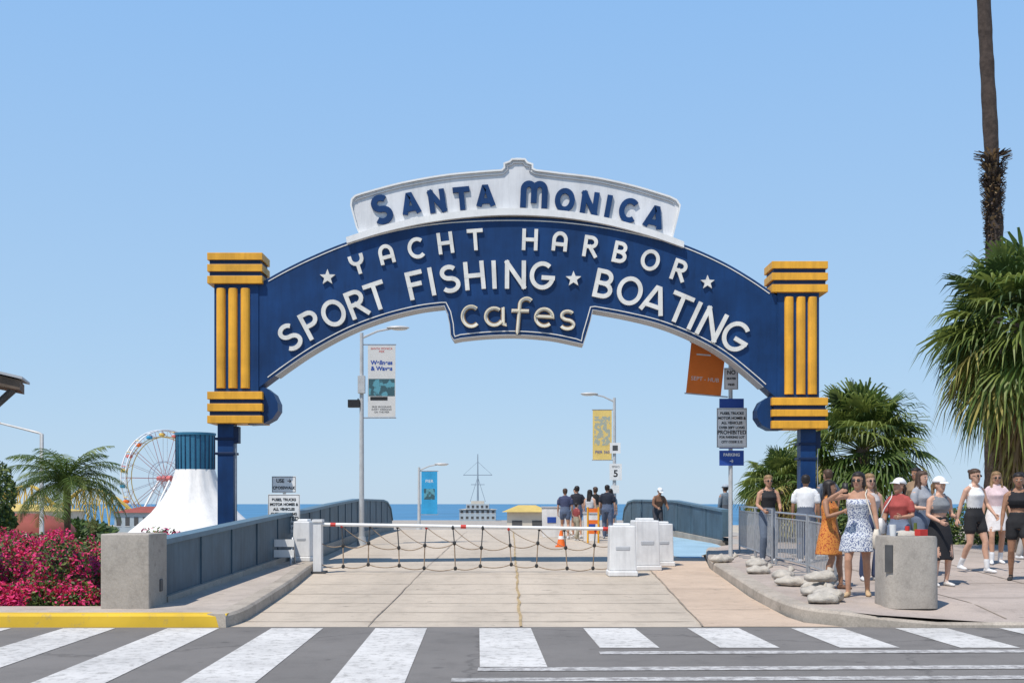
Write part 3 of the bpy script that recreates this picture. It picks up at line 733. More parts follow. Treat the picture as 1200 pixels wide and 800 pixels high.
def cabinet(name, x, y, w, d, h, rz=0, dz=0):
    mb = MB(); z = zr(y)+dz
    mb.box((x, y, z+.05), (w*1.08, d*1.2, .10), PLAST, rz); mb.box((x, y, z+.10+(h-.1)/2), (w, d, h-.1), PLAST, rz, taper=.92)
    mb.box((x, y-.004, z+h*.55), (w*.55, d*.97, h*.10), RIM, rz); mb.box((x, y, z+h+.02), (w*.6, d*.6, .05), WHITE, rz)
    for sx in (-.3, .3): mb.box((x+sx*w, y-d*.5, z+.05), (w*.18, .05, .06), DARK, rz)
    return mb.obj(name, bevel=.02)
cabinet('plastic_barricade', 2.02, 20.95, .50, .5, .92)
cabinet('plastic_barricade', 2.62, 22.5, .5, .6, .98, .1)
cabinet('plastic_barricade', 3.12, 23.8, .40, .6, .88, .1)
cabinet('plastic_barricade', -4.18, 22.9, .36, .45, .80, -.1, .15)
mb = MB()
for x in (-4.62, -4.22):
    for s_ in (-1, 1): mb.tube([(x, 21.9+s_*.22, zr(22)+.15), (x, 21.9, .80)], .02, METAL, 6)
for z in (.70, .50): mb.box((-4.42, 21.8-(.85-z)*.14, z), (.50, .03, .14), WHITE)
mb.obj('barricade')
mb = MB(); mb.box((1.38, 32, zr(32)+.02), (.32, .32, .04), ORANGE); mb.cyl((1.38, 32, zr(32)+.04), .125, .42, ORANGE, 16, .03); mb.cyl((1.38, 32, zr(32)+.22), .088, .09, WHITE, 16, .068)
mb.obj('traffic_cone')
for x, y, w, h in ((1.35, 39, .6, 1.0), (1.75, 41, .5, .9), (2.5, 36, .45, .85)):
    mb = MB(); mb.box((x, y, zr(y)+h/2), (w, .5, h), PLAST, taper=1.08); mb.box((x, y, zr(y)+h+.03), (w*1.15, .58, .06), RIM); mb.box((x, y-.27, zr(y)+h*.6), (w*.5, .02, .2), SIGNB); mb.obj('recycling_bin', bevel=.02)
mb = MB()
for x in (2.3, 2.62): mb.tube([(x, 34.5, zr(34)), (x, 34.5, 1.35)], .03, YEL, 8)
for z in (1.25, .9, .6): mb.box((2.46, 34.5, z), (.36, .03, .12), ORANGE)
mb.obj('construction_barricade')
def fence(name, pts, h):
    mb = MB()
    for (a, b) in zip(pts, pts[1:]):
        a = V(a); b = V(b); L = (b-a).length; n = int(L/.115)
        za, zb = zp(a.x, a.y), zp(b.x, b.y); a.z = za; b.z = zb
        a2 = a.lerp(b, .03); b2 = a.lerp(b, .97); u = V((0, 0, 1))
        mb.tube([a2+u*.02, a2+u*h, b2+u*h, b2+u*.02], .021, METAL, 6); mb.tube([a2+u*.16, b2+u*.16], .016, METAL, 6); mb.tube([a2+u*(h-.1), b2+u*(h-.1)], .012, METAL, 6)
        for i in range(1, n):
            p = a2.lerp(b2, i/n); mb.tube([p+u*.16, p+u*(h-.1)], .0085, METAL, 5)
        for p in (a.lerp(b, .12), a.lerp(b, .88)): mb.box((p.x, p.y, p.z+.015), (.6, .06, .03), METAL)
    return mb.obj(name)
fence('crowd_control_fence', [(4.88, 17.1, 0), (5.0, 19.2, 0), (4.95, 21.4, 0)], 1.0)
fence('crowd_control_fence', [(4.93, 21.5, 0), (5.05, 23.6, 0), (5.15, 25.8, 0)], 1.05)
for (x, y, a, dz) in ((4.2, 19.4, .3, 0), (4.45, 20.8, 1.2, 0), (4.35, 18.2, .9, 0), (4.2, 17.1, .2, 0), (4.35, 16.2, 1.4, 0), (4.15, 15.6, .5, 0), (4.3, 15.9, 1.0, .16), (3.98, 14.6, .2, 0), (4.15, 14.9, 1.1, 0), (4.1, 22.3, .4, 0), (4.55, 16.9, .1, .0)):
    mb = MB(); rings = []; n = 14; ph = R.uniform(0, 6)
    for i in range(11):
        t = -1+2*i/10; w = (.15*(1-abs(t)**2.6)+.03)*R.uniform(.86, 1.12); hh = (.075*(1-abs(t)**2.4)+.018)*R.uniform(.85, 1.15); lx = .04*sin(ph+t*3)
        rings.append([(t*.25, lx+w*cos(2*pi*j/n)*(1+.12*sin(j*2+i+ph)), max(.012, .07+hh*sin(2*pi*j/n)*(1.0+.22*sin(j*1.3+i*1.7+ph)))) for j in range(n)])
    mb.loft(rings, BAG)
    mb.tube([(.23, rings[-1][0][1]-.03, .07), (.28, .02, .11), (.33, .0, .17)], [.025, .02, .06], BAG, 8)
    o = mb.obj('sandbag', smooth=True); o.location = (x, y, zp(x, y)+dz); o.rotation_euler = (0, 0, a+R.uniform(-.3, .3)); sc = R.uniform(.8, 1.05); o.scale = (sc,)*3
mb = MB(); cx, cy = 5.0, 14.45; z0 = zpp(cx, cy)-.01
def rsq(w, z, e=.32, n=40):
    out = []
    for j in range(n):
        a = 2*pi*j/n; c, s_ = cos(a), sin(a)
        out.append((cx+w*math.copysign(abs(c)**e, c), cy+w*math.copysign(abs(s_)**e, s_), z))
    return out
mb.loft([rsq(.34, z0, .5), rsq(.335, z0+.86, .5), rsq(.325, z0+.895, .5), rsq(.27, z0+.90, .5), rsq(.25, z0+.84, .5)], CONC)
mb.box((cx-.30, cy-.27, z0+.62), (.10, .03, .34), DARK, -.75)
mb.cyl((cx-.18, cy-.05, z0+.84), .035, .2, WHITE, 10, .045); mb.cyl((cx+.02, cy, z0+.84), .03, .18, RED, 10); mb.cyl((cx+.14, cy+.05, z0+.84), .03, .22, G2, 10, .02)
mb.ell((cx+.02, cy+.05, z0+.90), (.17, .15, .07), BAG); mb.box((cx+.16, cy-.1, z0+.94), (.12, .1, .08), RED, .4)
mb.obj('concrete_litter_bin', smooth='auto')
mb = MB(); WOOD = mat('brown_wood', (.12, .085, .06), .7, .3, 4)
fcs = [(0, 1, 2, 3), (7, 6, 5, 4), (0, 4, 5, 1), (1, 5, 6, 2), (2, 6, 7, 3), (3, 7, 4, 0)]
mb.add([(-9.5, 13.9, 3.78), (-6.1, 14.1, 2.98), (-6.3, 14.7, 2.98), (-9.7, 14.9, 3.78), (-9.5, 13.9, 3.55), (-6.1, 14.1, 2.86), (-6.3, 14.7, 2.86), (-9.7, 14.9, 3.55)], fcs, WOOD)
mb.add([(-9.5, 13.85, 3.83), (-6.05, 14.05, 3.02), (-6.25, 14.75, 3.02), (-9.7, 14.95, 3.83), (-9.5, 13.85, 3.79), (-6.05, 14.05, 2.99), (-6.25, 14.75, 2.99), (-9.7, 14.95, 3.79)], fcs, RIM)
mb.tube([(-7.3, 14.4, .1), (-7.3, 14.4, 2.0), (-6.3, 14.4, 2.90)], .05, DARK, 8); mb.tube([(-9.2, 14.4, .1), (-9.2, 14.4, 3.5)], .08, DARK, 8)
mb.obj('shelter_roof')

# ------------------------------------------------------------ background pier structures
TENT = mat('tent_white', (.72, .70, .67), .7, .06, .8, streak=.12); TENTB = mat('tent_blue', (.025, .14, .24), .6, .1, 3)
mb = MB(); cx, cy = -16.7, 60; n = 48
prof = [(-3.5, 8.5), (-2.2, 6.3), (-1.0, 4.6), (-.35, 3.75), (.3, 2.95), (1.0, 2.2), (1.7, 1.65), (2.4, 1.25), (3.25, 1.0)]
rings = []
for z, r in prof: rings.append([(cx+r*(1+.035*cos(12*2*pi*j/n))*cos(2*pi*j/n), cy+r*(1+.035*cos(12*2*pi*j/n))*sin(2*pi*j/n), z) for j in range(n)])
mb.loft(rings, TENT)
mb.cyl((cx, cy, 3.25), .97, 1.8, TENTB, 24, 1.0); mb.cyl((cx, cy, 5.05), 1.06, .12, TENTB, 24)
for j in range(24):
    a = 2*pi*j/24; mb.box((cx+1.0*cos(a), cy+1.0*sin(a), 4.15), (.04, .04, 1.75), NAVYD, a)
mb.obj('carousel_tent', smooth='auto')
mb = MB(); fw = V((-76.2, 250, 7.0)); yaw = radians(53); Rw = 10.6
ex = V((cos(yaw), sin(yaw), 0)); ey = V((-sin(yaw), cos(yaw), 0)); ez = V((0, 0, 1))
FR = mat('wheel_red', (.58, .16, .15), .5, .1, 1); FY = mat('wheel_yellow', (.75, .52, .12), .5, .1, 1); FW = mat('wheel_white', (.72, .74, .76), .5, .1, 1)
for off in (-.8, .8):
    for rr, th, m in ((Rw, .15, FW), (Rw*.86, .10, FY), (Rw*.35, .09, FW)):
        mb.tube([fw+ey*off+ex*rr*cos(2*pi*j/48)+ez*rr*sin(2*pi*j/48) for j in range(48)], th, m, 5, closed=True)
    for j in range(20):
        a = 2*pi*j/20; mb.tube([fw+ey*off*.8, fw+ey*off+ex*Rw*cos(a)+ez*Rw*sin(a)], .055, FW if j % 2 else FR, 4)
        a2 = 2*pi*(j+.5)/20; mb.tube([fw+ey*off+ex*Rw*cos(a2)+ez*Rw*sin(a2), fw+ey*off+ex*Rw*.86*cos(a)+ez*Rw*.86*sin(a)], .05, FR, 4)
    for s_ in (-1, 1): mb.tube([fw+ey*off*2.4, fw+ey*off*3+ex*s_*6.5-ez*11], .25, FW, 6)
for j in range(20):
    a = 2*pi*(j+.25)/20; p = fw+ex*Rw*cos(a)+ez*(Rw*sin(a)-1.0)
    mb.ell(p, (.75, .75, .45), [FR, FY, SKYB, ORANGE][j % 4], 8, 5); mb.cyl(p+V((0, 0, .9)), .8, .15, [FY, FR, FW, FY][j % 4], 10, .2); mb.tube([p, p+V((0, 0, 1))], .06, FW, 4)
mb.tube([fw-ey*2.4, fw+ey*2.4], .6, FR, 8)
mb.obj('ferris_wheel')
mb = MB()
tr_ = cr([(-112, 225, 2), (-104, 222, .5), (-98, 220, 3.4), (-92, 218, 4.8), (-87, 218, 1.2), (-82, 218, 4.2), (-77, 219, 3.0), (-72, 222, -1.0), (-66, 226, 0)], 8)
for o in (-.5, .5): mb.tube([(p[0], p[1]+o, p[2]) for p in tr_], .22, FY, 5)
for p in tr_[::2]:
    mb.tube([(p[0], p[1], p[2]), (p[0]-.6, p[1], -3)], .13, FY, 4); mb.tube([(p[0], p[1], p[2]), (p[0]+.9, p[1], -3)], .13, FY, 4)
for a, b in zip(tr_[::2], tr_[2::2]): mb.tube([(a[0], a[1], max(-2.5, a[2]-3)), (b[0], b[1], b[2])], .1, FY, 4)
mb.obj('roller_coaster')
def bldg(name, x, y, z0, w, d, h, wall, roof, rh, storeys=1, over=.4):
    mb = MB(); mb.box((x, y, z0+h/2), (w, d, h), wall)
    a, b = w/2+over, d/2+over; zt = z0+h
    mb.add([(x-a, y-b, zt), (x+a, y-b, zt), (x+a, y+b, zt), (x-a, y+b, zt), (x-a*.35, y, zt+rh), (x+a*.35, y, zt+rh)], [(0, 1, 5, 4), (1, 2, 5), (2, 3, 4, 5), (3, 0, 4), (3, 2, 1, 0)], roof)
    for s_ in range(storeys):
        n = max(2, int(w/1.3))
        for i in range(n):
            xx = x-w/2+w*(i+.5)/n; mb.box((xx, y-d/2, z0+h*(s_+.55)/storeys), (w/n*.5, .06, h/storeys*.45), DARK)
            mb.box((xx, y-d/2-.03, z0+h*(s_+.55)/storeys-h/storeys*.25), (w/n*.6, .06, .06), WHITE)
    return mb.obj(name)
ROOFY = mat('roof_tan', (.55, .40, .12), .8, .15, 1); ROOFR = mat('roof_red', (.28, .07, .05), .8, .15, 1); WALLT = mat('wall_cream', (.55, .50, .42), .8, .1, 1); WALLB = mat('wall_bluegrey', (.36, .42, .46), .8, .1, 1)
bldg('pier_kiosk', 1.2, 92, -2.2, 3.2, 3, 3.0, WALLT, ROOFY, .55)
bldg('pier_kiosk', 4.2, 110, -2.6, 2.4, 3, 3.0, WALLT, WALLB, .5)
bldg('pier_building', -88, 200, -3.2, 22, 10, 3.4, WALLT, ROOFY, 1.2)
bldg('pier_building', -60, 190, -3.2, 10, 8, 3.2, WALLB, ROOFR, 1.0)
bldg('pier_building', -38, 280, -3.2, 14, 8, 2.2, WALLT, WALLB, .8)
bldg('pier_building', -9.0, 300, -3.0, 9.5, 6, 3.0, WALLB, WALLT, .3, 2)
mb = MB(); MASTG = mat('mast_grey', (.22, .28, .34), .6, .1, 1)
hx, hy = -9.0, 299
mb.box((hx, hy, .6), (6, 4, 1.6), WALLB)
for i in range(5): mb.box((hx-2.4+i*1.2, hy-2, .7), (.6, .08, .7), DARK)
mb.box((hx, hy, 1.7), (3.4, 3, 1.0), WALLT)
mb.tube([(hx, hy, 2), (hx, hy, 14.5)], [.26, .11], MASTG, 6); mb.tube([(hx-3.8, hy, 9.0), (hx+3.8, hy, 9.0)], .10, MASTG, 5); mb.tube([(hx-1.8, hy, 6.5), (hx+1.8, hy, 6.5)], .09, MASTG, 5)
for s_ in (-1, 1):
    mb.tube([(hx+s_*2.0, hy, 2), (hx, hy, 8.5)], .06, MASTG, 4); mb.tube([(hx+s_*3.8, hy, 9), (hx, hy, 12.5)], .04, MASTG, 4)
mb.obj('harbor_office_mast')
mb = MB(); rings = []
for i in range(7):
    a = i/7*pi/2; rings.append([(-21.5+2.2*cos(a)*cos(2*pi*j/20), 50+2.2*cos(a)*sin(2*pi*j/20), .2+.85*sin(a)) for j in range(20)])
mb.loft(rings, ROOFR)
for j in range(8): mb.cyl((-21.5+1.9*cos(j*pi/4), 50+1.9*sin(j*pi/4), -5), .08, 5.2, WHITE, 6)
mb.obj('canopy', smooth='auto')

# ------------------------------------------------------------ people
def ik(a, t, l1, l2, pole):
    d = t-a; L = min(d.length, (l1+l2)*.998); u = d.normalized(); t = a+u*L
    c = clamp((l1*l1+L*L-l2*l2)/(2*l1*L), -1, 1); p = pole-u*pole.dot(u)
    if p.length < 1e-4: p = u.orthogonal()
    p.normalize(); return a+u*(c*l1)+p*(sqrt(max(0, 1-c*c))*l1), t
_sk = {}
def cmat(col, kind='c'):
    key = (tuple(col), kind)
    if key not in _sk:
        _sk[key] = mat(('skin' if kind == 's' else 'hair' if kind == 'h' else 'cloth')+'_%d' % len(_sk), col, .55 if kind != 'c' else .85, .10 if kind != 'h' else .35, 14 if kind != 'h' else 40, bump=.25 if kind == 'c' else 0)
    return _sk[key]
SK1, SK2, SK3, SK4 = (.56, .33, .23), (.46, .25, .16), (.33, .17, .10), (.20, .10, .06)
HB, HD, HBL = (.07, .04, .025), (.018, .013, .011), (.25, .15, .07)
def person(name, x, y, z=None, face=0, H=1.66, skin=SK2, hair=HD, hs='long', hat=None, top=(.7, .7, .7), ts='tee', bottom=(.02, .02, .02), bs='shorts', hem=None, shoes=(.6, .6, .6), lh=None, rh=None, lf=None, rf=None, lean=0, hy=0, hp=0, glasses=False, vox=.013, midriff=False, bag=None, phone=None, male=False, socks=None, topmat=None, botmat=None):
    if z is None: z = zp(x, y)
    k = H/1.70
    sm = cmat(skin, 's'); hm = cmat(hair, 'h'); tm = topmat or cmat(top); bmt = botmat or cmat(bottom); shm = cmat(shoes)
    src_v = []; src_f = []; src_m = []
    mats = []
    def mi(m):
        if m not in mats: mats.append(m)
        return mats.index(m)
    def loft(rings, m, n=16):
        rr = []
        for a, b in zip(rings, rings[1:]):
            st = max(1, int((b[0]-a[0]).length/.025))
            for i in range(st):
                t = i/st; rr.append(tuple(a[q].lerp(b[q], t) for q in range(3)))
        rr.append(rings[-1]); o = len(src_v); q = mi(m)
        for c, A, B in rr:
            for j in range(n):
                th = 2*pi*j/n; src_v.append(c+A*cos(th)+B*sin(th)); src_m.append(q)
        for i in range(len(rr)-1):
            for j in range(n):
                j2 = (j+1) % n; src_f.append((o+i*n+j, o+i*n+j2, o+(i+1)*n+j2, o+(i+1)*n+j))
        c0 = len(src_v); src_v.append(rr[0][0].copy()); src_m.append(q); src_v.append(rr[-1][0].copy()); src_m.append(q)
        for j in range(n):
            j2 = (j+1) % n; src_f.append((c0, o+j2, o+j)); e = o+(len(rr)-1)*n; src_f.append((c0+1, e+j, e+j2))
    def limb(pts, rs, m, flat=1.0, side=None):
        rings = []
        for i, p in enumerate(pts):
            t = (pts[min(i+1, len(pts)-1)]-pts[max(0, i-1)]).normalized()
            A = (side or V((1, 0, 0))); A = A-t*A.dot(t)
            if A.length < .15: A = V((0, 1, 0))-t*t.y
            A.normalize(); B = t.cross(A); rings.append((p, A*rs[i], B*rs[i]*flat))
        t0 = (pts[0]-pts[1]).normalized(); t1 = (pts[-1]-pts[-2]).normalized()
        r0, A0, B0 = rings[0]; r1, A1, B1 = rings[-1]
        rings = [(r0+t0*rs[0]*.8, A0*.4, B0*.4), (r0+t0*rs[0]*.45, A0*.85, B0*.85)]+rings+[(r1+t1*rs[-1]*.45, A1*.85, B1*.85), (r1+t1*rs[-1]*.8, A1*.4, B1*.4)]
        loft(rings, m, 14)
    X, Y, Z = V((1, 0, 0)), V((0, 1, 0)), V((0, 0, 1))
    hipz = .90
    sw = .185 if male else .155; hw = .155 if male else .165; ww = .135 if male else .115
    U = Matrix.Translation((0, 0, hipz)) @ Matrix.Rotation(-lean, 4, 'X') @ Matrix.Translation((0, 0, -hipz))
    UR = U.to_3x3()
    def u(p): return U @ V(p)
    def tr(zz, a, b, yo=0): return (u((0, yo, zz)), UR @ (X*a), UR @ (Y*b))
    skt = [tr(.84, hw*.85, .09), tr(.95, hw*.92, .095), tr(1.08, ww-.004, .078), tr(1.25, sw*.88, .09, .01), tr(1.36, sw*.92, .078), tr(1.42, sw*.72, .058), tr(1.455, .07, .055)]
    loft(skt, sm)
    tb = 1.16 if midriff else 1.02
    ch = .022 if male else .035
    toprings = [tr(tb-.12 if not midriff else tb, ww+.03 if not midriff else ww+.02, .105), tr(tb+.02, ww+.018, .10), tr(1.20, sw*.9+.015, .118, .012), tr(1.27, sw*.94+.018, .118+ch*.5, .02)]
    if ts == 'strapless': toprings += [tr(1.33, sw*.95+.012, .108, .008)]
    elif ts == 'tank':
        toprings += [tr(1.34, sw*.90+.01, .105, .005), tr(1.385, sw*.72, .088)]
        for s_ in (-1, 1): limb([u((s_*.085, .05, 1.36)), u((s_*.09, .0, 1.445)), u((s_*.085, -.055, 1.36))], [.024]*3, tm)
    else: toprings += [tr(1.36, sw+.012, .10), tr(1.425, sw*.8, .075), tr(1.46, .078, .068)]
    loft(toprings, tm, 24)
    if bs in ('shorts', 'pants', 'skirt'):
        loft([tr(.83, hw*.9, .115), tr(.93, hw+.015, .125), tr(1.03, ww+.03, .11), tr(1.08, ww+.022, .105)], bmt, 24)
    hem_ = hem if hem is not None else (.60 if bs == 'skirt' else .5)
    if bs == 'skirt':
        loft([(V((0, 0, hem_)), X*(hw+.07), Y*.18), (V((0, 0, .8)), X*(hw+.045), Y*.155), (V((0, 0, .93)), X*(hw+.015), Y*.13)], bmt, 44)
    if bs == 'dress':
        loft([(V((0, 0, hem_)), X*(hw+.10), Y*.20), (V((0, 0, hem_+.2)), X*(hw+.06), Y*.17), (V((0, 0, .88)), X*(hw+.03), Y*.14), tr(1.02, ww+.03, .11), tr(1.10, ww+.02, .10)], tm, 44)
    for s_, tgt in ((-1, lf), (1, rf)):
        hip = V((s_*.088, 0, hipz)); t = V(tgt) if tgt else V((s_*.10, R.uniform(-.04, .04), .085))
        kn, an = ik(hip, t, .42, .42, V((s_*.15, 1, 0)))
        cal = kn.lerp(an, .3)+V((0, -.018, 0))
        limb([hip+Z*.02, hip.lerp(kn, .35), hip.lerp(kn, .75), kn, cal, kn.lerp(an, .65), an], [.084, .078, .062, .050, .053, .040, .032], sm)
        if bs == 'shorts':
            f = .42 if hem is None else hem; limb([hip+Z*.03, hip.lerp(kn, f*.5), hip.lerp(kn, f)], [.102, .100, .096], bmt)
        if bs == 'pants': limb([hip+Z*.03, hip.lerp(kn, .5), kn, kn.lerp(an, .5), kn.lerp(an, .95)], [.105, .093, .075, .072, .06], bmt)
        if socks: limb([kn.lerp(an, .72), an], [.046, .042], cmat(socks))
        fd = V((s_*.25, 1, 0)).normalized()
        heel = an+V((0, -.035, -.05)); toe = an+fd*.15+V((0, 0, -.062))
        if t.z > .12: toe = an+fd*.12+V((0, 0, -.13))
        limb([an, heel], [.036, .034], shm)
        limb([heel, heel.lerp(toe, .5)+Z*.008, heel.lerp(toe, .8), toe], [.034, .040, .040, .028], shm, .75, X)
    hands = []
    for s_, tgt in ((-1, lh), (1, rh)):
        sh = u((s_*(sw+.012), 0, 1.385)); t = V(tgt) if tgt else u((s_*.245, .06, .875))
        el, wr = ik(sh, t, .275, .245, V((s_*.5, -1, -.35)))
        limb([sh-V((s_*.04, 0, 0)), sh.lerp(el, .15), sh.lerp(el, .6), el, el.lerp(wr, .3), wr], [.042, .046, .040, .034, .036, .023], sm)
        if ts == 'tee': limb([sh-V((s_*.05, 0, -.0)), sh.lerp(el, .3), sh.lerp(el, .68)], [.062, .062, .060], tm)
        if ts == 'long': limb([sh-V((s_*.05, 0, 0)), sh.lerp(el, .4), el, el.lerp(wr, .5), el.lerp(wr, .97)], [.062, .058, .052, .048, .038], tm)
        fdv = (wr-el).normalized(); side = V((s_, 0, 0)); side = side-fdv*side.dot(fdv)
        side = side.normalized() if side.length > .2 else Y.cross(fdv).normalized()
        acr = fdv.cross(side).normalized()
        if acr.y < 0: acr = -acr
        pn = -side
        limb([wr-fdv*.01, wr+fdv*.04, wr+fdv*.082], [.024, .037, .037], sm, .42, acr)
        hands.append((wr, fdv, acr, pn))
    limb([u((0, -.01, 1.40)), u((0, .005, 1.48)), u((0, .012, 1.54))], [.060, .050, .050], sm)
    Hm = U @ Matrix.Translation((0, .018, 1.585)) @ Matrix.Rotation(-lean*.7, 4, 'X') @ Matrix.Rotation(radians(hy), 4, 'Z') @ Matrix.Rotation(radians(-hp), 4, 'X')
    HR = Hm.to_3x3()
    def hr(zz, yc, a, b): return (Hm @ V((0, yc, zz)), HR @ (X*a), HR @ (Y*b))
    loft([hr(-.118, .04, .012, .014), hr(-.108, .036, .032, .034), hr(-.085, .028, .048, .052), hr(-.045, .012, .063, .075), hr(0, .004, .071, .088), hr(.05, -.002, .072, .092), hr(.080, -.006, .058, .076), hr(.10, -.008, .030, .042)], sm)
    def hl(pts, rs, m, flat=1, side=None): limb([Hm @ V(p) for p in pts], rs, m, flat, side)
    hl([(0, .086, .018), (0, .102, -.016), (0, .098, -.028)], [.008, .013, .012], sm)
    for s_ in (-1, 1): hl([(s_*.072, -.004, .018), (s_*.077, -.008, -.022)], [.017, .012], sm, .5, HR @ Y)
    if hs != 'bald':
        loft([hr(-.05, -.052, .066, .050), hr(0, -.040, .080, .068), hr(.045, -.026, .087, .088), hr(.062, -.012, .088, .103), hr(.09, -.010, .080, .098), hr(.115, -.012, .058, .072), hr(.130, -.014, .022, .026)], hm, 20)
    if hs == 'long':
        hl([(0, -.06, .03), (0, -.072, -.06), (0, -.085, -.16), (0, -.10, -.27), (0, -.10, -.33)], [.085, .085, .088, .075, .04], hm, .42, HR @ X)
        for s_ in (-1, 1): hl([(s_*.070, .0, .06), (s_*.082, -.005, -.04), (s_*.088, .01, -.14), (s_*.09, .03, -.22)], [.022, .026, .03, .018], hm)
    if hs == 'bob':
        hl([(0, -.06, .03), (0, -.065, -.10)], [.085, .075], hm, .5, HR @ X)
        for s_ in (-1, 1): hl([(s_*.070, -.005, .06), (s_*.082, -.01, -.07)], [.022, .024], hm)
    if hs == 'bun': hl([(0, -.10, .07), (0, -.125, .085)], [.038, .034], hm)
    if hs == 'pony': hl([(0, -.10, .05), (0, -.15, .0), (0, -.14, -.12), (0, -.12, -.2)], [.028, .034, .028, .012], hm)
    me = bpy.data.meshes.new('src'); me.from_pydata([tuple(p) for p in src_v], [], src_f); me.update()
    ob = bpy.data.objects.new('src', me); bpy.context.collection.objects.link(ob)
    rm = ob.modifiers.new('r', 'REMESH'); rm.mode = 'VOXEL'; rm.voxel_size = vox
    smo = ob.modifiers.new('s', 'SMOOTH'); smo.factor = .5; smo.iterations = 2
    dg = bpy.context.evaluated_depsgraph_get(); res = bpy.data.meshes.new_from_object(ob.evaluated_get(dg))
    kd = kdtree.KDTree(len(src_v))
    for i, p in enumerate(src_v): kd.insert(p, i)
    kd.balance()
    mb = MB()
    for m in mats: mb.mi(m)
    mb.v = [tuple(v.co) for v in res.vertices]; mb.f = [list(p.vertices) for p in res.polygons]
    def pick(p):
        c = p.center; n = p.normal; best = 9; bi = 0
        for co, i, d in kd.find_n(c, 30):
            dv = co-c; o = dv.dot(n); lat = sqrt(max(0, d*d-o*o))
            sc = lat*.5+(-o*4 if o < 0 else o*.6)
            if sc < best: best = sc; bi = i
        return src_m[bi]
    mb.m = [pick(p) for p in res.polygons]
    bpy.data.objects.remove(ob); bpy.data.meshes.remove(me); bpy.data.meshes.remove(res)
    nn = 6
    for hi, (wr, fd, ac, pn) in enumerate(hands):
        for i, (ln, off) in enumerate(((.068, .027), (.078, .009), (.072, -.009), (.056, -.026))):
            r0 = wr+fd*.078+ac*off; c1 = .35+.1*i; d1 = (fd*cos(c1)+pn*sin(c1)).normalized(); d2 = (fd*cos(c1+.6)+pn*sin(c1+.6)).normalized()
            p1 = r0+d1*ln*.5; p2 = p1+d2*ln*.28; p3 = p2+(d2+pn*.4).normalized()*ln*.22
            mb.tube([r0-fd*.02, r0, p1, p2, p3], [.009, .009, .0085, .0075, .005], sm, nn)
        t0 = wr+fd*.022+ac*.026; td = (fd*.75+ac*.65+pn*.25).normalized()
        mb.tube([t0-td*.015, t0+td*.03, t0+td*.05+fd*.012, t0+td*.055+fd*.026], [.012, .0105, .009, .006], sm, nn)
        if phone is not None and phone == hi:
            c = wr+fd*.10+pn*.03; mb.box((0, 0, 0), (.075, .01, .15), BLACK, M=Matrix.Translation(c+Z*.03))
    for s_ in (-1, 1):
        mb.ell((0, 0, 0), (.0125, .007, .0065), EYEW, 8, 5, Hm @ Matrix.Translation((s_*.030, .083, .003)))
        mb.ell((0, 0, 0), (.006, .006, .006), BLACK, 8, 5, Hm @ Matrix.Translation((s_*.030, .087, .003)))
        mb.tube([Hm @ V((s_*.015, .088, .022)), Hm @ V((s_*.032, .088, .026)), Hm @ V((s_*.048, .076, .020))], [.003, .0035, .002], hm, 5)
    mb.tube([Hm @ V((-.024, .078, -.056)), Hm @ V((-.008, .086, -.054)), Hm @ V((.008, .086, -.054)), Hm @ V((.024, .078, -.056))], [.003, .0055, .0055, .003], LIP, 6)
    if glasses:
        for s_ in (-1, 1):
            mb.ell((0, 0, 0), (.026, .008, .020), BLACK, 12, 6, Hm @ Matrix.Translation((s_*.031, .093, .002)))
            mb.tube([Hm @ V((s_*.055, .088, .006)), Hm @ V((s_*.078, .0, .008))], .003, BLACK, 5)
        mb.tube([Hm @ V((-.012, .098, .006)), Hm @ V((.012, .098, .006))], .003, BLACK, 5)
    if hat:
        ht = cmat(hat)
        rings = []
        for i in range(7):
            a = i/6*pi/2*.96; rings.append([Hm @ V((.098*cos(a)*cos(2*pi*j/20), -.012+.116*cos(a)*sin(2*pi*j/20), .045+.105*sin(a))) for j in range(20)])
        mb.loft(rings, ht)
        br = [[Hm @ V((.08*cos(t*pi/10), .07+e*sin(t*pi/10), .050+dz-.012*(e > .08))) for t in range(11)] for e, dz in ((.02, 0), (.105, -.012), (.105, -.004), (.02, .008))]
        for a in range(4):
            r1, r2 = br[a], br[(a+1) % 4]
            mb.add(r1+r2, [(i, i+1, 11+i+1, 11+i) for i in range(10)], ht)
    if bag:
        bc, bx, bz, bmc = bag
        bm_ = cmat(bmc)
        c = V((bx*.25, .06, bz)); rings = []
        for zz, w in ((-.13, .10), (-.11, .125), (.05, .12), (.12, .10), (.13, .06)):
            rings.append([c+V((.05*(1 if abs(zz) < .12 else .6)*math.copysign(abs(cos(2*pi*j/16))**.5, cos(2*pi*j/16)), w*math.copysign(abs(sin(2*pi*j/16))**.5, sin(2*pi*j/16)), zz)) for j in range(16)])
        mb.loft(rings, bm_)
        shp = u((bc*.11, 0, 1.45))
        mb.tube([c+V((0, .07, .12)), c.lerp(shp, .5)+V((0, .12, .03)), u((bc*.10, .07, 1.40)), shp+Z*.012, u((bc*.10, -.08, 1.38)), c.lerp(shp, .5)+V((0, -.11, 0)), c+V((0, -.07, .12))], .009, bm_, 6)
    o = mb.obj(name, smooth=True, fix=False)
    o.location = (x, y, z); o.rotation_euler = (0, 0, pi+radians(face)); o.scale = (k, k, k)
    return o
FLORAL = spotmat('floral_dress', (.58, .60, .62), (.12, .15, .26), 55, .45)
RUST = spotmat('rust_dress', (.58, .22, .04), (.35, .06, .02), 45, .42)
person('woman', 4.72, 15.5, face=-25, H=1.69, skin=SK2, hair=HD, hs='bob', topmat=FLORAL, ts='strapless', bs='dress', hem=.62, shoes=(.5, .35, .2), rh=(.20, .36, 1.42), lh=(-.27, .10, .86), rf=(.12, .12, .085), lf=(-.10, -.14, .085), hy=-10, glasses=True, phone=1, bag=(-1, -1, .80, (.62, .55, .45)), vox=.011)
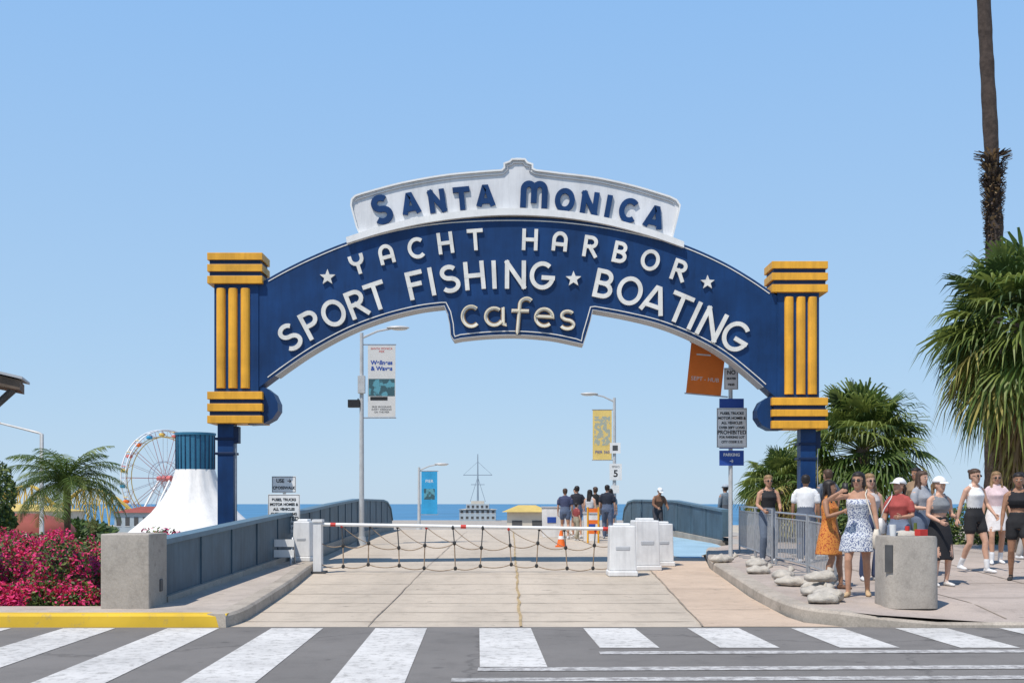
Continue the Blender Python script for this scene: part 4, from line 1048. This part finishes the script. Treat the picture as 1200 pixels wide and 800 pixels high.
person('woman', 4.62, 16.6, face=55, H=1.58, skin=SK3, hair=HD, hs='long', topmat=RUST, ts='tank', bs='dress', hem=.55, shoes=(.15, .08, .05), rh=(.15, .28, 1.22), lf=(-.1, .16, .085), vox=.012, hy=10)
person('woman', 5.62, 17.9, face=10, H=1.68, skin=SK1, hair=HBL, hs='long', top=(.55, .50, .48), ts='tank', bottom=(.05, .07, .14), bs='pants', glasses=True)
person('woman', 5.85, 17.2, face=-40, H=1.60, skin=SK2, hair=HB, hs='pony', hat=(.75, .74, .72), top=(.36, .07, .06), ts='tee', bottom=(.16, .2, .28), bs='pants', bag=(1, 1, .95, (.7, .68, .64)), hy=-20, hp=-10, lh=(-.14, .25, 1.1))
person('woman', 6.62, 18.4, face=30, H=1.70, skin=SK1, hair=HB, hs='long', top=(.34, .35, .37), ts='tee', bottom=(.13, .16, .22), bs='pants', rh=(.12, .26, 1.1))
person('woman', 6.42, 17.1, face=15, H=1.62, skin=SK1, hair=HBL, hs='pony', hat=(.76, .75, .73), top=(.20, .21, .22), ts='tank', bottom=(.015, .015, .018), bs='skirt', hem=.42, midriff=True, shoes=(.6, .58, .55), lh=(-.12, .24, 1.10), rh=(.16, .24, 1.02), hy=12)
person('woman', 7.72, 19.0, face=25, H=1.72, skin=SK1, hair=HB, hs='bun', top=(.76, .75, .73), ts='tank', bottom=(.02, .02, .022), bs='shorts', hem=.5, shoes=(.7, .7, .7), socks=(.7, .7, .7), glasses=True, lf=(-.1, .17, .085), rf=(.1, -.2, .12), lh=(-.25, .2, .95), rh=(.27, -.1, .88))
person('woman', 8.68, 20.4, face=-10, H=1.65, skin=SK2, hair=HBL, hs='long', top=(.66, .50, .50), ts='tee', bottom=(.70, .66, .64), bs='skirt', hem=.62, shoes=(.7, .7, .7), socks=(.7, .7, .7), glasses=True, rf=(.1, .12, .085), lf=(-.1, -.14, .085))
person('woman', 7.88, 17.7, face=-20, H=1.68, skin=SK3, hair=HD, hs='bun', top=(.015, .015, .018), ts='tank', bottom=(.02, .02, .022), bs='shorts', hem=.45, midriff=True, shoes=(.03, .03, .03), lh=(-.22, .28, 1.08), rh=(.25, .08, .88), lf=(-.12, .14, .085), rf=(.1, -.16, .085), bag=(-1, -1, .95, (.02, .02, .02)))
person('woman', 5.02, 22.3, face=5, H=1.70, skin=SK2, hair=HBL, hs='bun', top=(.02, .02, .022), ts='tank', bottom=(.12, .15, .2), bs='pants', glasses=True, lh=(-.16, .26, 1.02), rh=(.18, .26, 1.02))
person('man', 5.55, 21.5, face=165, H=1.66, skin=SK3, hair=HD, hs='short', top=(.74, .74, .74), ts='tee', bottom=(.10, .12, .16), bs='pants', male=True)
person('man', 6.25, 22.5, face=200, H=1.74, skin=SK2, hair=HB, hs='short', top=(.10, .12, .15), ts='tee', bottom=(.06, .07, .08), bs='shorts', male=True)
person('man', 8.0, 22.5, face=-60, H=1.74, skin=SK3, hair=HD, hs='short', top=(.30, .20, .12), ts='tee', bottom=(.06, .07, .08), bs='pants', male=True)
person('woman', 9.6, 21.5, face=70, H=1.64, skin=SK2, hair=HD, hs='long', top=(.12, .25, .22), ts='tank', bottom=(.4, .38, .36), bs='pants')
person('man', 6.85, 36.5, zr(36)+.02, face=-150, H=1.76, skin=SK3, hair=HD, hs='short', hat=(.35, .40, .45), top=(.17, .21, .25), ts='long', bottom=(.09, .10, .12), bs='pants', male=True, vox=.018, rh=(.2, .25, 1.05))
person('man', 5.05, 39.5, zr(39.5), face=20, H=1.70, skin=SK2, hair=HD, hs='short', hat=(.75, .75, .75), top=(.20, .10, .06), ts='long', bottom=(.05, .05, .06), bs='pants', male=True, vox=.018, lean=.25, lh=(-.2, .4, 1.0), rh=(.2, .4, 1.0))
grp = [(1.75, 37.5, 175, (.05, .06, .12), 'tee', 1.66, 'short'), (2.2, 38.5, 190, (.03, .03, .04), 'tee', 1.75, 'short'), (2.55, 37.3, 150, (.55, .55, .56), 'tank', 1.62, 'long'), (2.86, 39, 200, (.02, .02, .02), 'tee', 1.72, 'short'), (3.18, 38, 170, (.02, .025, .04), 'tee', 1.78, 'short'), (3.42, 39.5, 185, (.10, .16, .22), 'tee', 1.66, 'long'), (2.35, 42, 10, (.7, .7, .68), 'tee', 1.7, 'short'), (2.05, 36.2, 120, (.25, .05, .05), 'tee', 1.2, 'short')]
for (x, y, f, c, t, h, s_) in grp:
    person('pedestrian', x, y, zr(y), face=f, H=h, skin=R.choice([SK1, SK2, SK3]), hair=R.choice([HD, HB]), hs=s_, top=c, ts=t, bottom=R.choice([(.02, .02, .03), (.10, .13, .2), (.3, .27, .2)]), bs=R.choice(['pants', 'shorts']), male=(s_ == 'short'), vox=.018, lf=(-.1, .12, .085), rf=(.1, -.12, .085))

# ------------------------------------------------------------ light, sky, camera
EL, AZ = radians(60), radians(218)
w = bpy.data.worlds.new('World'); scene.world = w; w.use_nodes = True
nt = w.node_tree; bg = nt.nodes['Background']
sk = nt.nodes.new('ShaderNodeTexSky'); sk.sky_type = 'NISHITA'; sk.sun_disc = False
sk.sun_elevation = EL; sk.sun_rotation = AZ; sk.air_density = 1.0; sk.dust_density = .3; sk.ozone_density = 2.0
geo = nt.nodes.new('ShaderNodeTexCoord'); sep = nt.nodes.new('ShaderNodeSeparateXYZ'); nt.links.new(geo.outputs['Generated'], sep.inputs[0])
rp = nt.nodes.new('ShaderNodeValToRGB'); el = rp.color_ramp.elements
el[0].position = 0; el[0].color = (.52, .70, .89, 1); el[1].position = 1; el[1].color = (.08, .20, .50, 1)
e = el.new(.12); e.color = (.44, .66, .92, 1); e = el.new(.42); e.color = (.30, .56, .96, 1); e = el.new(.6); e.color = (.16, .36, .74, 1)
nt.links.new(sep.outputs['Z'], rp.inputs['Fac'])
sc = nt.nodes.new('ShaderNodeVectorMath'); sc.operation = 'SCALE'; sc.inputs['Scale'].default_value = 10; nt.links.new(rp.outputs['Color'], sc.inputs[0])
mx = nt.nodes.new('ShaderNodeMix'); mx.data_type = 'RGBA'; mx.inputs[0].default_value = .85
nt.links.new(sk.outputs[0], mx.inputs[6]); nt.links.new(sc.outputs[0], mx.inputs[7])
nt.links.new(mx.outputs[2], bg.inputs[0]); bg.inputs[1].default_value = .10
sd = V((sin(AZ)*cos(EL), cos(AZ)*cos(EL), sin(EL)))
L = bpy.data.lights.new('sun', 'SUN'); L.energy = 4.6; L.angle = radians(.5); L.color = (1, .945, .87)
lo = bpy.data.objects.new('sun', L); bpy.context.collection.objects.link(lo); lo.rotation_euler = sd.to_track_quat('Z', 'Y').to_euler()
cam = bpy.data.cameras.new('camera'); co = bpy.data.objects.new('camera', cam); bpy.context.collection.objects.link(co)
co.location = (0, 0, 1.45); co.rotation_euler = (pi/2, 0, 0); cam.lens = 40; cam.sensor_width = 36; cam.shift_y = 190/1200; cam.clip_end = 60000; cam.clip_start = .1
scene.camera = co
scene.view_settings.view_transform = 'Standard'; scene.view_settings.look = 'None'; scene.view_settings.exposure = 0
